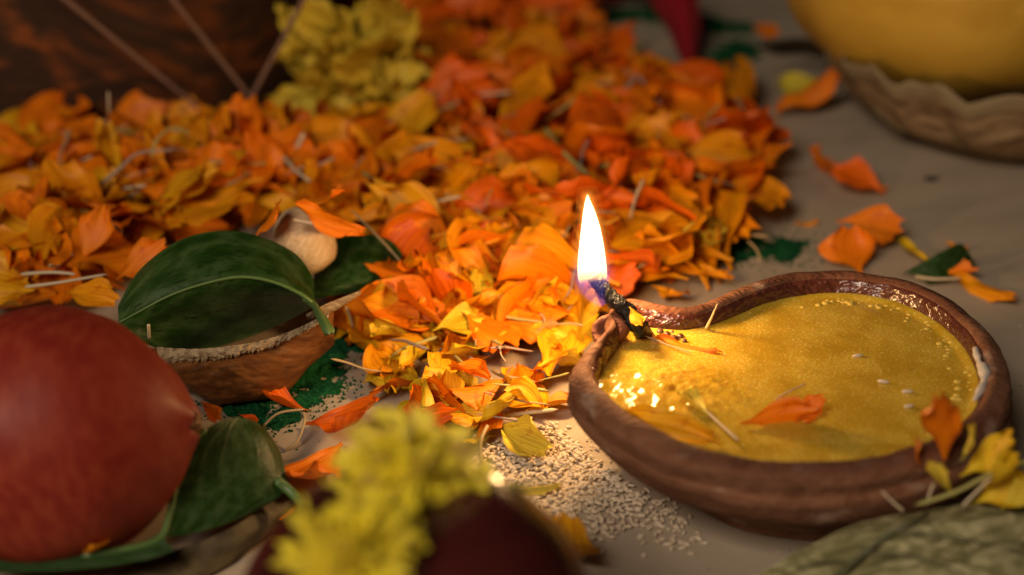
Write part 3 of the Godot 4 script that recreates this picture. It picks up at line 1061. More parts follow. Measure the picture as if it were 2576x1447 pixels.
# ------------------------------------------------------------------ right: dry leaf, cup and gourd behind
func right_group() -> void:
	var rows := [[G(1860, 1470, 8), G(2000, 1392, 20), G(2110, 1335, 30), G(2240, 1296, 38), G(2380, 1275, 40), G(2500, 1262, 40), G(2640, 1262, 38)],
		[G(1830, 1500, 4), G(2000, 1420, 18), G(2120, 1365, 31), G(2250, 1330, 40), G(2390, 1310, 44), G(2510, 1300, 42), G(2650, 1300, 36)],
		[G(1860, 1520, 3), G(2030, 1455, 14), G(2150, 1410, 25), G(2280, 1380, 34), G(2410, 1362, 38), G(2530, 1352, 38), G(2660, 1350, 30)],
		[G(1900, 1560, 2), G(2060, 1515, 12), G(2190, 1480, 24), G(2310, 1450, 33), G(2440, 1432, 38), G(2550, 1420, 36), G(2670, 1415, 26)],
		[G(1960, 1640, 1), G(2110, 1610, 6), G(2230, 1580, 12), G(2350, 1560, 20), G(2470, 1545, 22), G(2580, 1530, 20), G(2690, 1520, 12)]]
	var ln := noise(13, 22.0, 3)
	var lp := patch(rows, 40, 60)
	for i in lp.size():
		lp[i].y += ln.get_noise_2d(lp[i].x, lp[i].z) * 0.0022
	var b := G(2300, 1480, 0)
	var o := thing("dry_leaf", "large mottled olive dry leaf in the bottom right corner", "leaf", b)
	part("blade", grid(lp, 40, 60, false, PackedColorArray(), b), M.dry_leaf, o)
	var rib := [G(2080, 1470, 24), G(2160, 1402, 30), G(2230, 1348, 38.5), G(2290, 1318, 43.5), G(2335, 1285, 43)]
	part("midrib", tube(rib, 0.0013, 0.0009, 24, 6, b), M.rib_dry, o)
	for q in [[[2180, 1392, 33], [2300, 1400, 38], [2440, 1450, 38.5]], [[2255, 1340, 42], [2370, 1345, 44], [2500, 1372, 40]], [[2140, 1415, 28.5], [2070, 1412, 24], [2000, 1436, 18]]]:
		var vp := []
		for k in q:
			vp.append(G(k[0], k[1], k[2]))
		part("vein", tube(vp, 0.0007, 0.0004, 16, 5, b), M.rib_dry, o)
	# leaf bowl far right, with the yellow gourd sitting in it
	var bc := G(2575, 222, 30)
	bc.y = 0
	var R := 0.136
	var cn := noise(23, 9.0, 3)
	var bo := thing("leaf_bowl", "pale brown dried leaf bowl under the mustard yellow gourd", "bowl", bc)
	var wob := func(v: Vector3, a: float) -> Vector3:
		var k := smoothstep(0.01, 0.04, v.y)
		var pl := pow(absf(sin(a * 4.5 + 0.4)), 6.0)
		return Vector3(v.x * (1.0 - 0.05 * pl * k + 0.03 * cn.get_noise_2d(cos(a) * 0.9 + v.y * 3.0, sin(a) * 0.9)), v.y + k * (0.010 * cn.get_noise_2d(cos(a) * 0.5, sin(a) * 0.5) - 0.0012 * pl), v.z * (1.0 - 0.05 * pl * k + 0.03 * cn.get_noise_2d(cos(a) * 0.9 + v.y * 3.0, sin(a) * 0.9)))
	part("side", lathe(smooth_profile([Vector2(0.0, 0.003), Vector2(R * 0.45, 0.003), Vector2(R * 0.62, 0.006), Vector2(R * 0.82, 0.020), Vector2(R * 0.96, 0.042), Vector2(R * 1.02, 0.060)], 26), 120, wob), M.bowl, bo)
	part("rim", lathe(smooth_profile([Vector2(R * 1.000, 0.050), Vector2(R * 1.022, 0.055), Vector2(R * 1.034, 0.060), Vector2(R * 1.026, 0.0622), Vector2(R * 1.008, 0.060)], 14), 120, wob), M.bowl_rim, bo)
	for a in [2.0, 2.45, 1.55]:
		var vp := []
		for k in [[0.62, 0.008], [0.84, 0.021], [0.97, 0.0365]]:
			vp.append(Vector3(cos(a + k[0] * 0.2) * R * k[0] * 1.012, k[1], sin(a + k[0] * 0.2) * R * k[0] * 1.012))
		part("vein", tube(vp, 0.0012, 0.0007, 12, 5), M.bowl_rim, bo)
	# torn flap of the bowl
	var fr := [[G(1905, 118, 34), G(1985, 98, 36), G(2060, 103, 36), G(2135, 140, 34)], [G(1930, 130, 28), G(2000, 116, 26), G(2070, 122, 26), G(2130, 152, 28)], [G(1960, 140, 16), G(2020, 138, 10), G(2080, 146, 10), G(2140, 165, 16)]]
	var fb := G(2030, 140, 0)
	var fl := part("dry_leaf", grid(patch(fr, 14, 24), 14, 24, false, PackedColorArray(), fb), M.brown_leaf, self, Transform3D(Basis(), fb))
	tag(fl, "curled brown dry leaf edge left of the yellow gourd", "leaf")
	var gd := dep(2500, 130, 60)
	var gc := D(2435, -92, gd + 0.02)
	var gn := noise(25, 8.0, 2)
	var gm := lathe(smooth_profile([Vector2(0, -0.094), Vector2(0.065, -0.082), Vector2(0.112, -0.048), Vector2(0.128, 0.0), Vector2(0.115, 0.05), Vector2(0.07, 0.084), Vector2(0.015, 0.094), Vector2(0, 0.09)], 50), 80,
		func(v, a): return v * (1.0 + 0.012 * sin(a * 8.0) + 0.02 * gn.get_noise_3dv(v)))
	var go := thing("yellow_gourd", "big mustard yellow gourd sitting in the leaf bowl at top right", "gourd", Vector3(gc.x, gc.y - 0.094, gc.z))
	part("skin", gm, M.gourd, go, Transform3D(Basis(), Vector3(0, 0.094, 0)))
	part("stem", tube([Vector3(0, 0.092, 0), Vector3(0.004, 0.105, 0), Vector3(0.012, 0.118, 0.003)], 0.007, 0.005, 10, 8, Vector3(0, 0, 0)), M.stalk_green, go)

# ------------------------------------------------------------------ back: pot, sticks, cloth, yellow flower, powder
func back_group() -> void:
	var pc := Vector3(-0.315, 0, -1.37)
	var pn := noise(27, 9.0, 3)
	var po := thing("clay_pot", "large dark rust brown clay pot behind the petals at top left", "pot", pc)
	part("body", lathe(smooth_profile([Vector2(0, 0.0), Vector2(0.155, 0.0), Vector2(0.170, 0.004), Vector2(0.178, 0.035), Vector2(0.182, 0.085), Vector2(0.181, 0.135), Vector2(0.15, 0.20), Vector2(0.09, 0.235)], 50), 90,
		func(v, _a): return v * Vector3(1, 1, 1) + Vector3(v.x, 0, v.z) * 0.02 * pn.get_noise_3dv(v)), M.pot, po)
	part("neck", lathe(smooth_profile([Vector2(0.092, 0.232), Vector2(0.082, 0.25), Vector2(0.085, 0.27), Vector2(0.105, 0.285), Vector2(0.108, 0.29), Vector2(0.098, 0.292), Vector2(0.078, 0.272), Vector2(0.075, 0.23)], 30), 64), M.pot, po)
	var k := 0
	var labels := ["leftmost incense stick leaning in front of the dark pot", "middle incense stick, crossing behind another before the dark pot", "incense stick leaning to the right in front of the dark pot"]
	for q in [[G(600, 352, 0), D(-60, -184, 1.12)], [G(715, 352, 0), D(285, -190, 1.14)], [G(574, 356, 0), D(868, -198, 1.13)]]:
		var a: Vector3 = q[0]
		var b: Vector3 = q[1]
		var o := part("incense_stick", tube([a, a.lerp(b, 0.34), a.lerp(b, 0.67), b], 0.0017, 0.0017, 14, 8, a), M.incense, self, Transform3D(Basis(), a))
		tag(o, labels[k], "incense stick", "incense sticks before the dark pot")
		k += 1
	# red cloth: one band on edge, rising out of the frame and down again
	var cd := dep(1730, 165, 2)
	var left := [[1440, -30, 1476, -60], [1455, 12, 1500, -10], [1468, 52, 1530, 36], [1500, 70, 1560, 56]]
	var band := [[D(1475, 62, cd + 0.22), D(1500, 66, cd + 0.20), D(1545, 70, cd + 0.19)],
		[D(1478, 0, cd + 0.2), D(1515, 10, cd + 0.18), D(1565, 8, cd + 0.18)],
		[D(1530, -90, cd + 0.15), D(1560, -50, cd + 0.13), D(1590, -20, cd + 0.14)],
		[D(1640, -110, cd + 0.08), D(1636, -50, cd + 0.05), D(1628, -10, cd + 0.07)],
		[D(1735, -60, cd + 0.04), D(1695, -10, cd + 0.02), D(1645, 20, cd + 0.05)],
		[D(1762, 40, cd + 0.02), D(1720, 60, cd), D(1676, 66, cd + 0.03)],
		[D(1760, 120, cd + 0.01), D(1735, 128, cd - 0.005), D(1702, 128, cd + 0.015)],
		[D(1752, 166, cd + 0.005), D(1738, 170, cd - 0.002), D(1722, 168, cd + 0.008)]]
	var b0: Vector3 = band[7][1]
	var cl := part("red_cloth", grid(patch(band, 60, 16), 60, 16, false, PackedColorArray(), b0), M.red, self, Transform3D(Basis(), b0))
	tag(cl, "dark red cloth band looping down to the floor at the top", "cloth")
	blossom(D(890, 190, dep(880, 290, 15) + 0.02), 0.046, Vector3(-0.1, 0.45, 0.9), M.flower_back, 70, "pale yellow blossom lying right of the dark pot, behind the petals", 14, 1.1)
	blossom(D(985, 255, dep(960, 320, 12) + 0.02), 0.031, Vector3(0.2, 0.5, 0.8), M.flower_back, 36, "small pale yellow blossom crushed against a larger one behind the petals", 15, 1.1)
	powder([[905, 815], [850, 870], [790, 930], [700, 985], [620, 1020], [560, 1040]], 0.034, 41, "green rangoli powder strip beside the brown leaf cup")
	powder([[660, 1075], [720, 1050], [790, 1000], [860, 960]], 0.016, 42, "thin green powder smear under the orange petal by the leaf cup")
	powder([[1600, 660], [1750, 640], [1880, 625], [1960, 628], [2030, 640]], 0.040, 43, "green powder patch showing behind the lamp, right of the flame")
	powder([[1500, 40], [1640, 40], [1780, 60], [1900, 85]], 0.05, 44, "green powder line on the floor right of the red cloth")
	powder([[1690, 210], [1760, 190], [1830, 150], [1885, 100]], 0.045, 45, "green powder spots below the red cloth, left of the leaf bowl")
	powder([[780, 330], [820, 300], [850, 320], [870, 360]], 0.04, 46, "dark green powder under the pale yellow blossom")

# ------------------------------------------------------------------ rice
func rice() -> void:
	var grain := lathe(smooth_profile([Vector2(0, -1.0), Vector2(0.55, -0.86), Vector2(0.95, -0.35), Vector2(1.0, 0.25), Vector2(0.7, 0.8), Vector2(0, 1.0)], 8), 7)
	var zone := PackedVector2Array([Vector2(1215, 1140), Vector2(1310, 1105), Vector2(1390, 1060), Vector2(1440, 1110), Vector2(1560, 1210), Vector2(1700, 1290), Vector2(1760, 1350), Vector2(1740, 1400), Vector2(1640, 1380), Vector2(1560, 1340), Vector2(1480, 1400), Vector2(1380, 1400), Vector2(1300, 1330), Vector2(1240, 1260), Vector2(1200, 1190)])
	var all := []
	var n := 0
	while n < 1300:
		var q := Vector2(rng.randf_range(1120, 1780), rng.randf_range(1050, 1420))
		if not inside(zone, q):
			if rng.randf() > 0.10 or not inside(PackedVector2Array([Vector2(1080, 1080), Vector2(1400, 1030), Vector2(1800, 1340), Vector2(1850, 1430), Vector2(1500, 1447), Vector2(1300, 1420)]), q):
				continue
		if rng.randf() < 0.85 * smoothstep(1240.0, 1400.0, q.y):
			continue
		n += 1
		var c := Vector2(q.x - 1420, q.y - 1210)
		var hh := clampf(1.0 - c.length() / 330.0, 0.0, 1.0) * 2.5
		var p := G(q.x, q.y, 0.0)
		p.y = 0.0009 + rng.randf() * hh * 0.001
		var s := rng.randf_range(0.6, 1.05)
		var lg := rng.randf_range(0.55, 1.15)
		var b := Basis(Vector3(0, 0, 1), PI / 2 + rng.randf_range(-0.25, 0.25)).rotated(Vector3.UP, rng.randf() * TAU) * Basis().scaled(Vector3(0.00085 * s, 0.0021 * s * lg, 0.00085 * s))
		all.append([p.y + rng.randf() * 0.0006, Transform3D(b, p)])
	all.sort_custom(func(a, b): return a[0] > b[0])
	for i in 280:
		var o := part("rice_grain", grain, M.rice, self, all[i][1])
		var gp: Vector3 = all[i][1].origin - G(1430, 1200, 0)
		var rw := "nearest the yellow petals" if gp.x < -0.02 else "along the foot of the lamp" if gp.x > 0.025 else "near the dark fruit" if gp.z > 0.015 else "in the middle of the scatter"
		tag(o, "loose white rice grain before the lamp, " + rw, "rice grain", "rice grains before the lamp, " + rw)
	var mm := MultiMesh.new()
	mm.transform_format = MultiMesh.TRANSFORM_3D
	mm.mesh = grain
	mm.instance_count = all.size() - 280
	for i in mm.instance_count:
		mm.set_instance_transform(i, all[280 + i][1])
	var mi := MultiMeshInstance3D.new()
	mi.name = "rice"
	mi.multimesh = mm
	mi.material_override = M.rice
	add_child(mi)
	mi.set_meta("kind", "stuff")
	tag(mi, "lower layer of white rice scattered on the floor before the lamp", "rice")
	# the few grains afloat on the ghee
	for q in [[2158, 895, 0.2], [2283, 985, 0.1], [2287, 1022, 0.35], [2222, 960, -0.2]]:
		var b := Basis(Vector3(0, 0, 1), PI / 2).rotated(Vector3.UP, q[2]) * Basis().scaled(Vector3(0.001, 0.0026, 0.001))
		var o := part("rice_grain", grain, M.rice, self, Transform3D(b, G(q[0], q[1], 47.6)))
		tag(o, "white rice grain afloat on the yellow ghee", "rice grain", "rice grains on the ghee")

# ------------------------------------------------------------------ petals by the heap
func place_words(a: bool, b: bool, q: Vector2) -> String:
	if a:
		if q.x > 620:
			return ", around the nut" if q.y > 470 else ", right of the incense sticks"
		if q.y > 600:
			return ", just above the red-brown fruit"
		if q.x < 240:
			return ", at the left edge"
		return ", above the large betel leaf" if q.y > 460 else ", along the foot of the pot"
	if b:
		if q.y < 260:
			return ", at its far end"
		if q.x > 1650:
			return ", at its right end"
		if q.y > 640:
			return ", at its near end"
		if q.x < 1150:
			return ", next to the left heap" if q.y > 440 else ", next to the pale blossom"
		return ", left of the flame" if q.x < 1420 else ", right behind the flame"
	return ""

func petal_heaps() -> void:
	var bumps := [[G(180, 640, 0), 0.15, 0.22, 0.026], [G(560, 560, 0), 0.13, 0.17, 0.030], [G(860, 560, 0), 0.07, 0.09, 0.022], [G(1280, 430, 0), 0.16, 0.36, 0.030], [G(1650, 400, 0), 0.12, 0.24, 0.026], [G(1250, 60, 0), 0.25, 0.25, 0.03], [G(1200, 930, 0), 0.06, 0.10, 0.010], [G(1300, 720, 0), 0.10, 0.14, 0.016]]
	var A := PackedVector2Array([Vector2(-40, 430), Vector2(60, 390), Vector2(220, 370), Vector2(350, 360), Vector2(480, 370), Vector2(600, 360), Vector2(700, 380), Vector2(860, 380), Vector2(960, 450), Vector2(1020, 520), Vector2(1000, 600), Vector2(880, 600), Vector2(700, 580), Vector2(600, 600), Vector2(430, 640), Vector2(320, 740), Vector2(300, 800), Vector2(-40, 830)])
	var B := PackedVector2Array([Vector2(900, 430), Vector2(860, 360), Vector2(1040, 260), Vector2(1150, 160), Vector2(1400, 120), Vector2(1560, 170), Vector2(1660, 215), Vector2(1820, 270), Vector2(1870, 350), Vector2(1900, 470), Vector2(1850, 570), Vector2(1790, 660), Vector2(1700, 735), Vector2(1580, 765), Vector2(1480, 820), Vector2(1250, 830), Vector2(1100, 850), Vector2(1010, 760), Vector2(1020, 600), Vector2(960, 520)])
	var C := PackedVector2Array([Vector2(800, -30), Vector2(1400, -30), Vector2(1430, 70), Vector2(1560, 180), Vector2(1500, 200), Vector2(1100, 200), Vector2(1000, 120), Vector2(800, 100)])
	var Dd := PackedVector2Array([Vector2(940, 850), Vector2(1200, 830), Vector2(1400, 800), Vector2(1500, 790), Vector2(1470, 880), Vector2(1415, 960), Vector2(1400, 1090), Vector2(1250, 1130), Vector2(1080, 1100), Vector2(980, 1030), Vector2(940, 930)])
	var E := PackedVector2Array([Vector2(900, 700), Vector2(1050, 640), Vector2(1250, 740), Vector2(1470, 760), Vector2(1480, 850), Vector2(1250, 880), Vector2(1000, 880), Vector2(890, 850)])
	var zones := [
		[A, 210, 84, ["orange", "orange", "amber", "gold", "amber"], "%s petal in the left heap", "petals in the left heap"],
		[B, 300, 90, ["deep", "deep", "orange", "orange", "amber"], "%s petal in the heap behind the flame", "petals in the heap behind the flame"],
		[C, 150, 30, ["deep", "deep", "orange", "wilted"], "%s marigold petal in the dim far heap at the top edge", "petals in the far heap"],
		[E, 60, 14, ["orange", "amber", "orange", "gold"], "%s petal at the front of the heap between the leaf cup and the lamp", "petals at the front of the heap"],
		[Dd, 40, 22, ["yellow", "yellow", "gold", "yellow", "orange", "amber"], "%s petal strewn on the floor left of the lamp", "petals strewn left of the lamp"]]
	var words := {"deep": "reddish orange", "orange": "orange", "amber": "amber", "gold": "golden", "yellow": "yellow", "lemon": "pale yellow", "wilted": "wilted brown"}
	var low := []
	for z in zones:
		var poly: PackedVector2Array = z[0]
		var lo := Vector2(9999, 9999)
		var hi := -lo
		for v in poly:
			lo = lo.min(v)
			hi = hi.max(v)
		var n := 0
		var made := []
		while n < z[1] + z[2]:
			var q := Vector2(rng.randf_range(lo.x, hi.x), rng.randf_range(lo.y, hi.y))
			if not inside(poly, q):
				continue
			var top: bool = n >= z[1]
			n += 1
			var p := G(q.x, q.y, 0)
			var h := heap(p, bumps)
			var l := rng.randf_range(0.038, 0.066) * (1.2 if z[0] == B else 1.0) * (0.64 if z[4].contains("strewn") else 0.85 if z[0] == E else 1.0)
			if top and z[0] != Dd:
				l = minf(l * 1.2, 0.064)
			p.y = (h + 0.006 + rng.randf() * 0.006) if top else (0.002 + (h + 0.002) * sqrt(rng.randf()))
			var yaw := rng.randf() * TAU
			var pitch := rng.randf_range(-0.4, 0.6)
			if top:
				pitch *= 0.6
			if rng.randf() < (0.14 if top else 0.22):
				pitch = rng.randf_range(0.6, 1.1)
			if p.y < 0.008:
				pitch = absf(pitch) * 0.6
			var d := Vector3(cos(yaw) * cos(pitch), sin(pitch), sin(yaw) * cos(pitch))
			var a := p - d * l * 0.5
			var e := p + d * l * 0.5
			a.y = maxf(a.y, 0.0015)
			e.y = maxf(e.y, 0.002)
			var tone := pick(z[3])
			if z[0] == B and q.y > 560 and rng.randf() < 0.4:
				tone = "amber"
			if z[0] == B and q.x < 1060 and rng.randf() < 0.5:
				tone = "gold"
			var t := petal_at(a, e, l * (rng.randf_range(0.55, 0.9) if top else rng.randf_range(0.42, 0.85)), rng.randf_range(-0.55, 0.55) if top and rng.randf() < 0.75 else rng.randf_range(-0.95, 0.95))
			var kind := rng.randi() % petals.size()
			if top:
				var o := part("marigold_petal", petals[kind], M.petal[tone], self, t)
				var where := place_words(z[0] == A, z[0] == B, q)
				var pose := "upright" if absf(pitch) > 0.55 else "tilted" if absf(pitch) > 0.25 else "flat"
				tag(o, "%s %s" % [pose, (z[4] % words[tone])] + where, "petal", "%s %s %s%s" % [pose, words[tone], z[5], where])
			else:
				low.append([kind, t, tone])
	var src := []
	for m in petals:
		src.append(m.surface_get_arrays(0))
	var vv := PackedVector3Array()
	var nn := PackedVector3Array()
	var uu := PackedVector2Array()
	var cc := PackedColorArray()
	var ii := PackedInt32Array()
	for x in low:
		var ar: Array = src[x[0]]
		var t: Transform3D = x[1]
		var c: Array = M.tones[x[2]]
		var k := rng.randf_range(0.82, 1.05)
		var tint := Color(c[0] * k, c[1] * k, c[2] * k)
		var first := vv.size()
		var nb := t.basis.inverse().transposed()
		var pv: PackedVector3Array = ar[Mesh.ARRAY_VERTEX]
		var pn: PackedVector3Array = ar[Mesh.ARRAY_NORMAL]
		var pc: PackedColorArray = ar[Mesh.ARRAY_COLOR]
		for q in pv.size():
			vv.append(t * pv[q])
			nn.append((nb * pn[q]).normalized())
			cc.append(pc[q] * tint)
		uu.append_array(ar[Mesh.ARRAY_TEX_UV])
		var pi: PackedInt32Array = ar[Mesh.ARRAY_INDEX]
		for q in pi:
			ii.append(first + q)
	var arrays := []
	arrays.resize(Mesh.ARRAY_MAX)
	arrays[Mesh.ARRAY_VERTEX] = vv
	arrays[Mesh.ARRAY_NORMAL] = nn
	arrays[Mesh.ARRAY_TEX_UV] = uu
	arrays[Mesh.ARRAY_COLOR] = cc
	arrays[Mesh.ARRAY_INDEX] = ii
	var am := ArrayMesh.new()
	am.add_surface_from_arrays(Mesh.PRIMITIVE_TRIANGLES, arrays)
	var mi := part("petal_heap", am, M.petal_any, self)
	mi.set_meta("kind", "stuff")
	tag(mi, "orange marigold petals underneath, making up the heaps", "petals")
	# pale dry stalks among them
	for s in 6:
		var r := RandomNumberGenerator.new()
		r.seed = 500 + s
		var path := [Vector3(0, 0, 0), Vector3(0.33, r.randf_range(-0.03, 0.04), r.randf_range(-0.04, 0.04)), Vector3(0.66, r.randf_range(-0.03, 0.05), r.randf_range(-0.07, 0.07)), Vector3(1, 0, 0)]
		stalks.append(tube(path, 0.014, 0.026 + 0.012 * (s % 2), 9, 6))
	var sm := [M.stalk, M.stalk_pale, M.stalk, M.stalk_green, M.stalk_grey]
	for z in [[A, 84, "dry stalk among the petals of the left heap", "stalks in the left heap"], [B, 76, "dry stalk in the petal heap behind the flame", "stalks in the heap behind the flame"], [C, 8, "dry pale stalk among the far petals at the top", "stalks in the far heap"], [Dd, 26, "dry pale stalk on the floor left of the lamp", "stalks left of the lamp"]]:
		var n := 0
		while n < z[1]:
			var q := Vector2(rng.randf_range(-40, 2000), rng.randf_range(-30, 1150))
			if not inside(z[0], q):
				continue
			n += 1
			var p := G(q.x, q.y, 0)
			p.y = heap(p, bumps) + 0.006 + rng.randf() * 0.006
			var l := rng.randf_range(0.016, 0.036)
			var b := Basis(Vector3(0, 0, 1), rng.randf_range(-0.2, 0.55)).rotated(Vector3.UP, rng.randf() * TAU).scaled(Vector3.ONE * l)
			var o := part("dry_stalk", stalks[rng.randi() % 6], sm[rng.randi() % 5], self, Transform3D(b, p))
			var where := place_words(z[0] == A, z[0] == B, q)
			tag(o, z[2] + where, "stalk", z[3] + where)

# ------------------------------------------------------------------ petals and stalks that can be told apart
func hero_petals() -> void:
	# floor left of the lamp
	petal(770, 1068, 2, 948, 1010, 26, 175, 30, 4, "deep", "broad reddish orange petal on the floor between the leaf cup and the front blossom")
	petal(775, 1034, 3, 652, 985, 12, 75, 30, 9, "deep", "narrow reddish orange petal lying on the green powder")
	petal(1108, 1052, 3, 1030, 965, 22, 86, -35, 2, "orange", "orange petal curled upright beside yellow ones left of the lamp")
	petal(1122, 1040, 4, 1134, 925, 26, 78, 10, 6, "yellow", "yellow petal standing up between orange ones left of the lamp")
	petal(1085, 868, 8, 988, 945, 10, 70, 30, 0, "yellow", "yellow petal drooping at the left end of the yellow strewn petals")
	petal(1108, 1045, 3, 1238, 1040, 10, 55, 25, 5, "yellow", "yellow petal with a curled edge lying on the strewn stalks")
	petal(1000, 1090, 2, 1155, 1030, 24, 95, 20, 10, "deep", "reddish orange petal just behind the front yellow blossom")
	petal(1245, 1098, 3, 1122, 1112, 8, 62, 15, 8, "yellow", "yellow petal lying where the rice begins")
	petal(1252, 1072, 4, 1388, 1140, 8, 96, 25, 12, "lemon", "broad yellow petal lying on the rice by the lamp foot")
	petal(862, 1118, 2, 715, 1195, 24, 150, -20, 14, "orange", "orange petal between the betel leaf stem and the front blossom")
	petal(1462, 1415, 2, 1432, 1282, 34, 165, 5, 4, "gold", "amber petal standing at the near edge of the rice", "")
	petal(1358, 1308, 3, 1300, 1262, 18, 70, 10, 4, "orange", "small crumpled orange petal on the rice beside the dark fruit")
	petal(1270, 1232, 4, 1420, 1218, 8, 30, 20, 7, "lemon", "thin yellow petal lying on the rice")
	petal(1122, 850, 6, 1112, 772, 22, 66, 0, 8, "orange", "small pointed orange petal at the front of the heap behind the flame")
	petal(1408, 806, 14, 1118, 782, 16, 92, 38, 3, "orange", "long flat orange petal left of the lamp spout")
	petal(1530, 742, 14, 1300, 742, 18, 100, 40, 7, "orange", "large orange petal right behind the wick foot")
	petal(1068, 838, 8, 1078, 735, 26, 50, 5, 3, "lemon", "upright yellow petal at the edge of the orange heap left of the spout")
	petal(1195, 352, 44, 1214, 502, 30, 88, 60, 3, "gold", "amber oval petal standing out of the orange heap, left above the flame")
	petal(1640, 655, 10, 1850, 698, 10, 70, 30, 11, "amber", "amber petal touching the far lip of the lamp")
	petal(1642, 640, 14, 1835, 582, 22, 66, 25, 12, "lemon", "pale yellow petal right of the flame")
	petal(1830, 405, 26, 1965, 535, 18, 120, 40, 4, "amber", "broad amber petal at the right end of the heap")
	petal(1700, 505, 24, 1912, 588, 20, 115, 30, 6, "amber", "large amber petal right of the flame tip")
	petal(1640, 720, 6, 1730, 735, 14, 70, 20, 2, "amber", "amber petal in the shade behind the lamp's far lip")
	# loose on the right
	petal(2232, 478, 2, 2030, 368, 16, 175, 20, 14, "orange", "ruffled orange petal alone on the bare floor, right of the heap")
	petal(2225, 490, 2, 2085, 425, 14, 110, -25, 1, "deep", "reddish orange petal tucked under the ruffled one right of the heap")
	petal(2165, 690, 2, 2140, 556, 24, 150, 15, 2, "orange", "curled orange petal standing on the bare floor behind the lamp")
	petal(2105, 560, 16, 2278, 575, 14, 95, 20, 5, "orange", "bent orange petal leaning on the curled one behind the lamp")
	petal(1955, 285, 4, 2135, 148, 40, 70, 20, 7, "orange", "narrow orange petal lying against the leaf bowl")
	petal(1960, 215, 2, 2090, 260, 6, 90, 10, 3, "lemon", "round pale yellow petal on the floor by the leaf bowl")
	petal(1735, 350, 14, 1905, 260, 26, 120, 20, 6, "deep", "deep orange petal at the far right of the heap")
	petal(1850, 180, 14, 1885, 260, 18, 90, 20, 3, "amber", "rounded amber petal at the right rim of the heap, below the green powder")
	petal(1895, 72, 16, 1960, 88, 26, 48, 20, 10, "orange", "small orange petal on the dry leaf left of the gourd")
	petal(2270, 138, 52, 2350, 170, 52, 30, 20, 7, "orange", "narrow orange petal stuck on the rim of the leaf bowl")
	petal(2000, 565, 1, 2065, 552, 3, 22, 10, 7, "amber", "tiny amber petal scrap on the bare floor")
	petal(2262, 612, 2, 2345, 660, 8, 40, 20, 11, "yellow", "crumpled yellow petal on the floor beside the green leaf scrap")
	petal(2400, 698, 3, 2566, 746, 10, 48, 30, 7, "amber", "long thin amber petal at the right edge behind the lamp")
	petal(2360, 690, 3, 2470, 678, 10, 30, -20, 9, "orange", "small orange petal crossing the green leaf scrap")
	petal(2380, 612, 2, 2440, 622, 4, 18, 20, 7, "amber", "thin amber scrap above the green leaf scrap")
	# left heap
	petal(305, 445, 30, 252, 290, 62, 92, 20, 6, "gold", "tall golden petal standing before the dark pot")
	petal(560, 372, 34, 572, 260, 62, 56, 25, 0, "amber", "slim amber petal standing at the foot of the incense sticks")
	petal(560, 372, 30, 495, 320, 44, 70, 10, 2, "gold", "golden petal beside the slim one under the incense sticks")
	petal(380, 512, 36, 560, 408, 52, 118, 35, 4, "gold", "broad golden petal near the top of the left heap")
	petal(640, 508, 34, 412, 562, 40, 66, 35, 11, "amber", "long amber petal reaching left above the betel leaf")
	petal(200, 672, 28, 266, 508, 58, 92, 25, 10, "orange", "folded orange petal standing up in the left heap")
	petal(292, 705, 26, 424, 600, 44, 92, 30, 14, "orange", "ruffled orange petal leaning on the tip of the large betel leaf")
	petal(168, 738, 30, 304, 762, 34, 88, 30, 1, "amber", "amber petal resting above the red-brown fruit")
	petal(640, 604, 54, 712, 502, 78, 92, 15, 8, "orange", "bright orange petal standing left of the beige nut")
	petal(742, 508, 74, 876, 470, 80, 66, 10, 2, "orange", "bright orange petal atop the heap right above the nut")
	petal(742, 516, 76, 934, 586, 60, 66, 35, 7, "orange", "long bright orange petal slanting past the beige nut")
	petal(860, 545, 34, 1016, 548, 36, 86, 35, 16, "amber", "amber petal with a blunt tip right of the beige nut")
	petal(100, 610, 30, 20, 520, 42, 100, 30, 4, "orange", "orange petal at the left edge of the picture")
	petal(300, 1335, 30, 205, 1390, 26, 52, 20, 14, "amber", "amber petal lying at the foot of the red-brown fruit")
	petal(505, 1010, 42, 555, 1060, 40, 44, 30, 8, "orange", "small orange petal stuck beside the tip of the red-brown fruit")
	petal(600, 1042, 10, 652, 1062, 8, 28, 20, 9, "deep", "sliver of reddish orange petal above the propped betel leaf")
	petal(905, 905, 4, 985, 850, 8, 70, 10, 2, "wilted", "brownish wilted petal right of the green powder strip")
	petal(740, 1255, 6, 700, 1310, 6, 40, 10, 8, "orange", "orange petal scrap under the betel leaf stem")
	# on the ghee
	petal(1650, 852, 48, 1818, 884, 49, 40, 12, 7, "orange", "slender orange petal afloat on the ghee near the spout")
	petal(2000, 1062, 48, 2082, 992, 58, 60, 60, 4, "orange", "upturned orange petal tip at the right of the crumpled one on the ghee")
	petal(1862, 1066, 48.5, 2070, 1028, 54, 84, 62, 14, "orange", "crumpled orange petal in the middle of the ghee")
	petal(1572, 1048, 48.5, 1822, 1118, 49, 72, 15, 3, "gold", "golden petal soaked in ghee at the near lip")
	petal(1790, 1050, 48.5, 1700, 985, 50, 60, 15, 0, "lemon", "pale green yellow petal afloat beside the flame's reflection")
	petal(1582, 772, 66, 1614, 822, 60, 44, 0, 8, "gold", "small golden petal stuck behind the wick")
	# front right
	petal(2375, 1158, 56, 2356, 985, 92, 100, 15, 3, "orange", "orange petal standing against the near right side of the lamp")
	petal(2330, 1185, 50, 2310, 1095, 66, 70, 15, 2, "wilted", "brown orange petal behind the standing one at the lamp's right")
	petal(2415, 1200, 52, 2560, 1085, 74, 160, 25, 4, "yellow", "broad yellow petal at the right edge above the dry leaf")
	petal(2402, 1252, 46, 2338, 1150, 66, 58, 15, 6, "lemon", "pale yellow petal curling up from a green stalk above the dry leaf")
	petal(2440, 1270, 44, 2600, 1215, 52, 110, 20, 12, "yellow", "yellow petal in the lower right cluster below the green stalk")
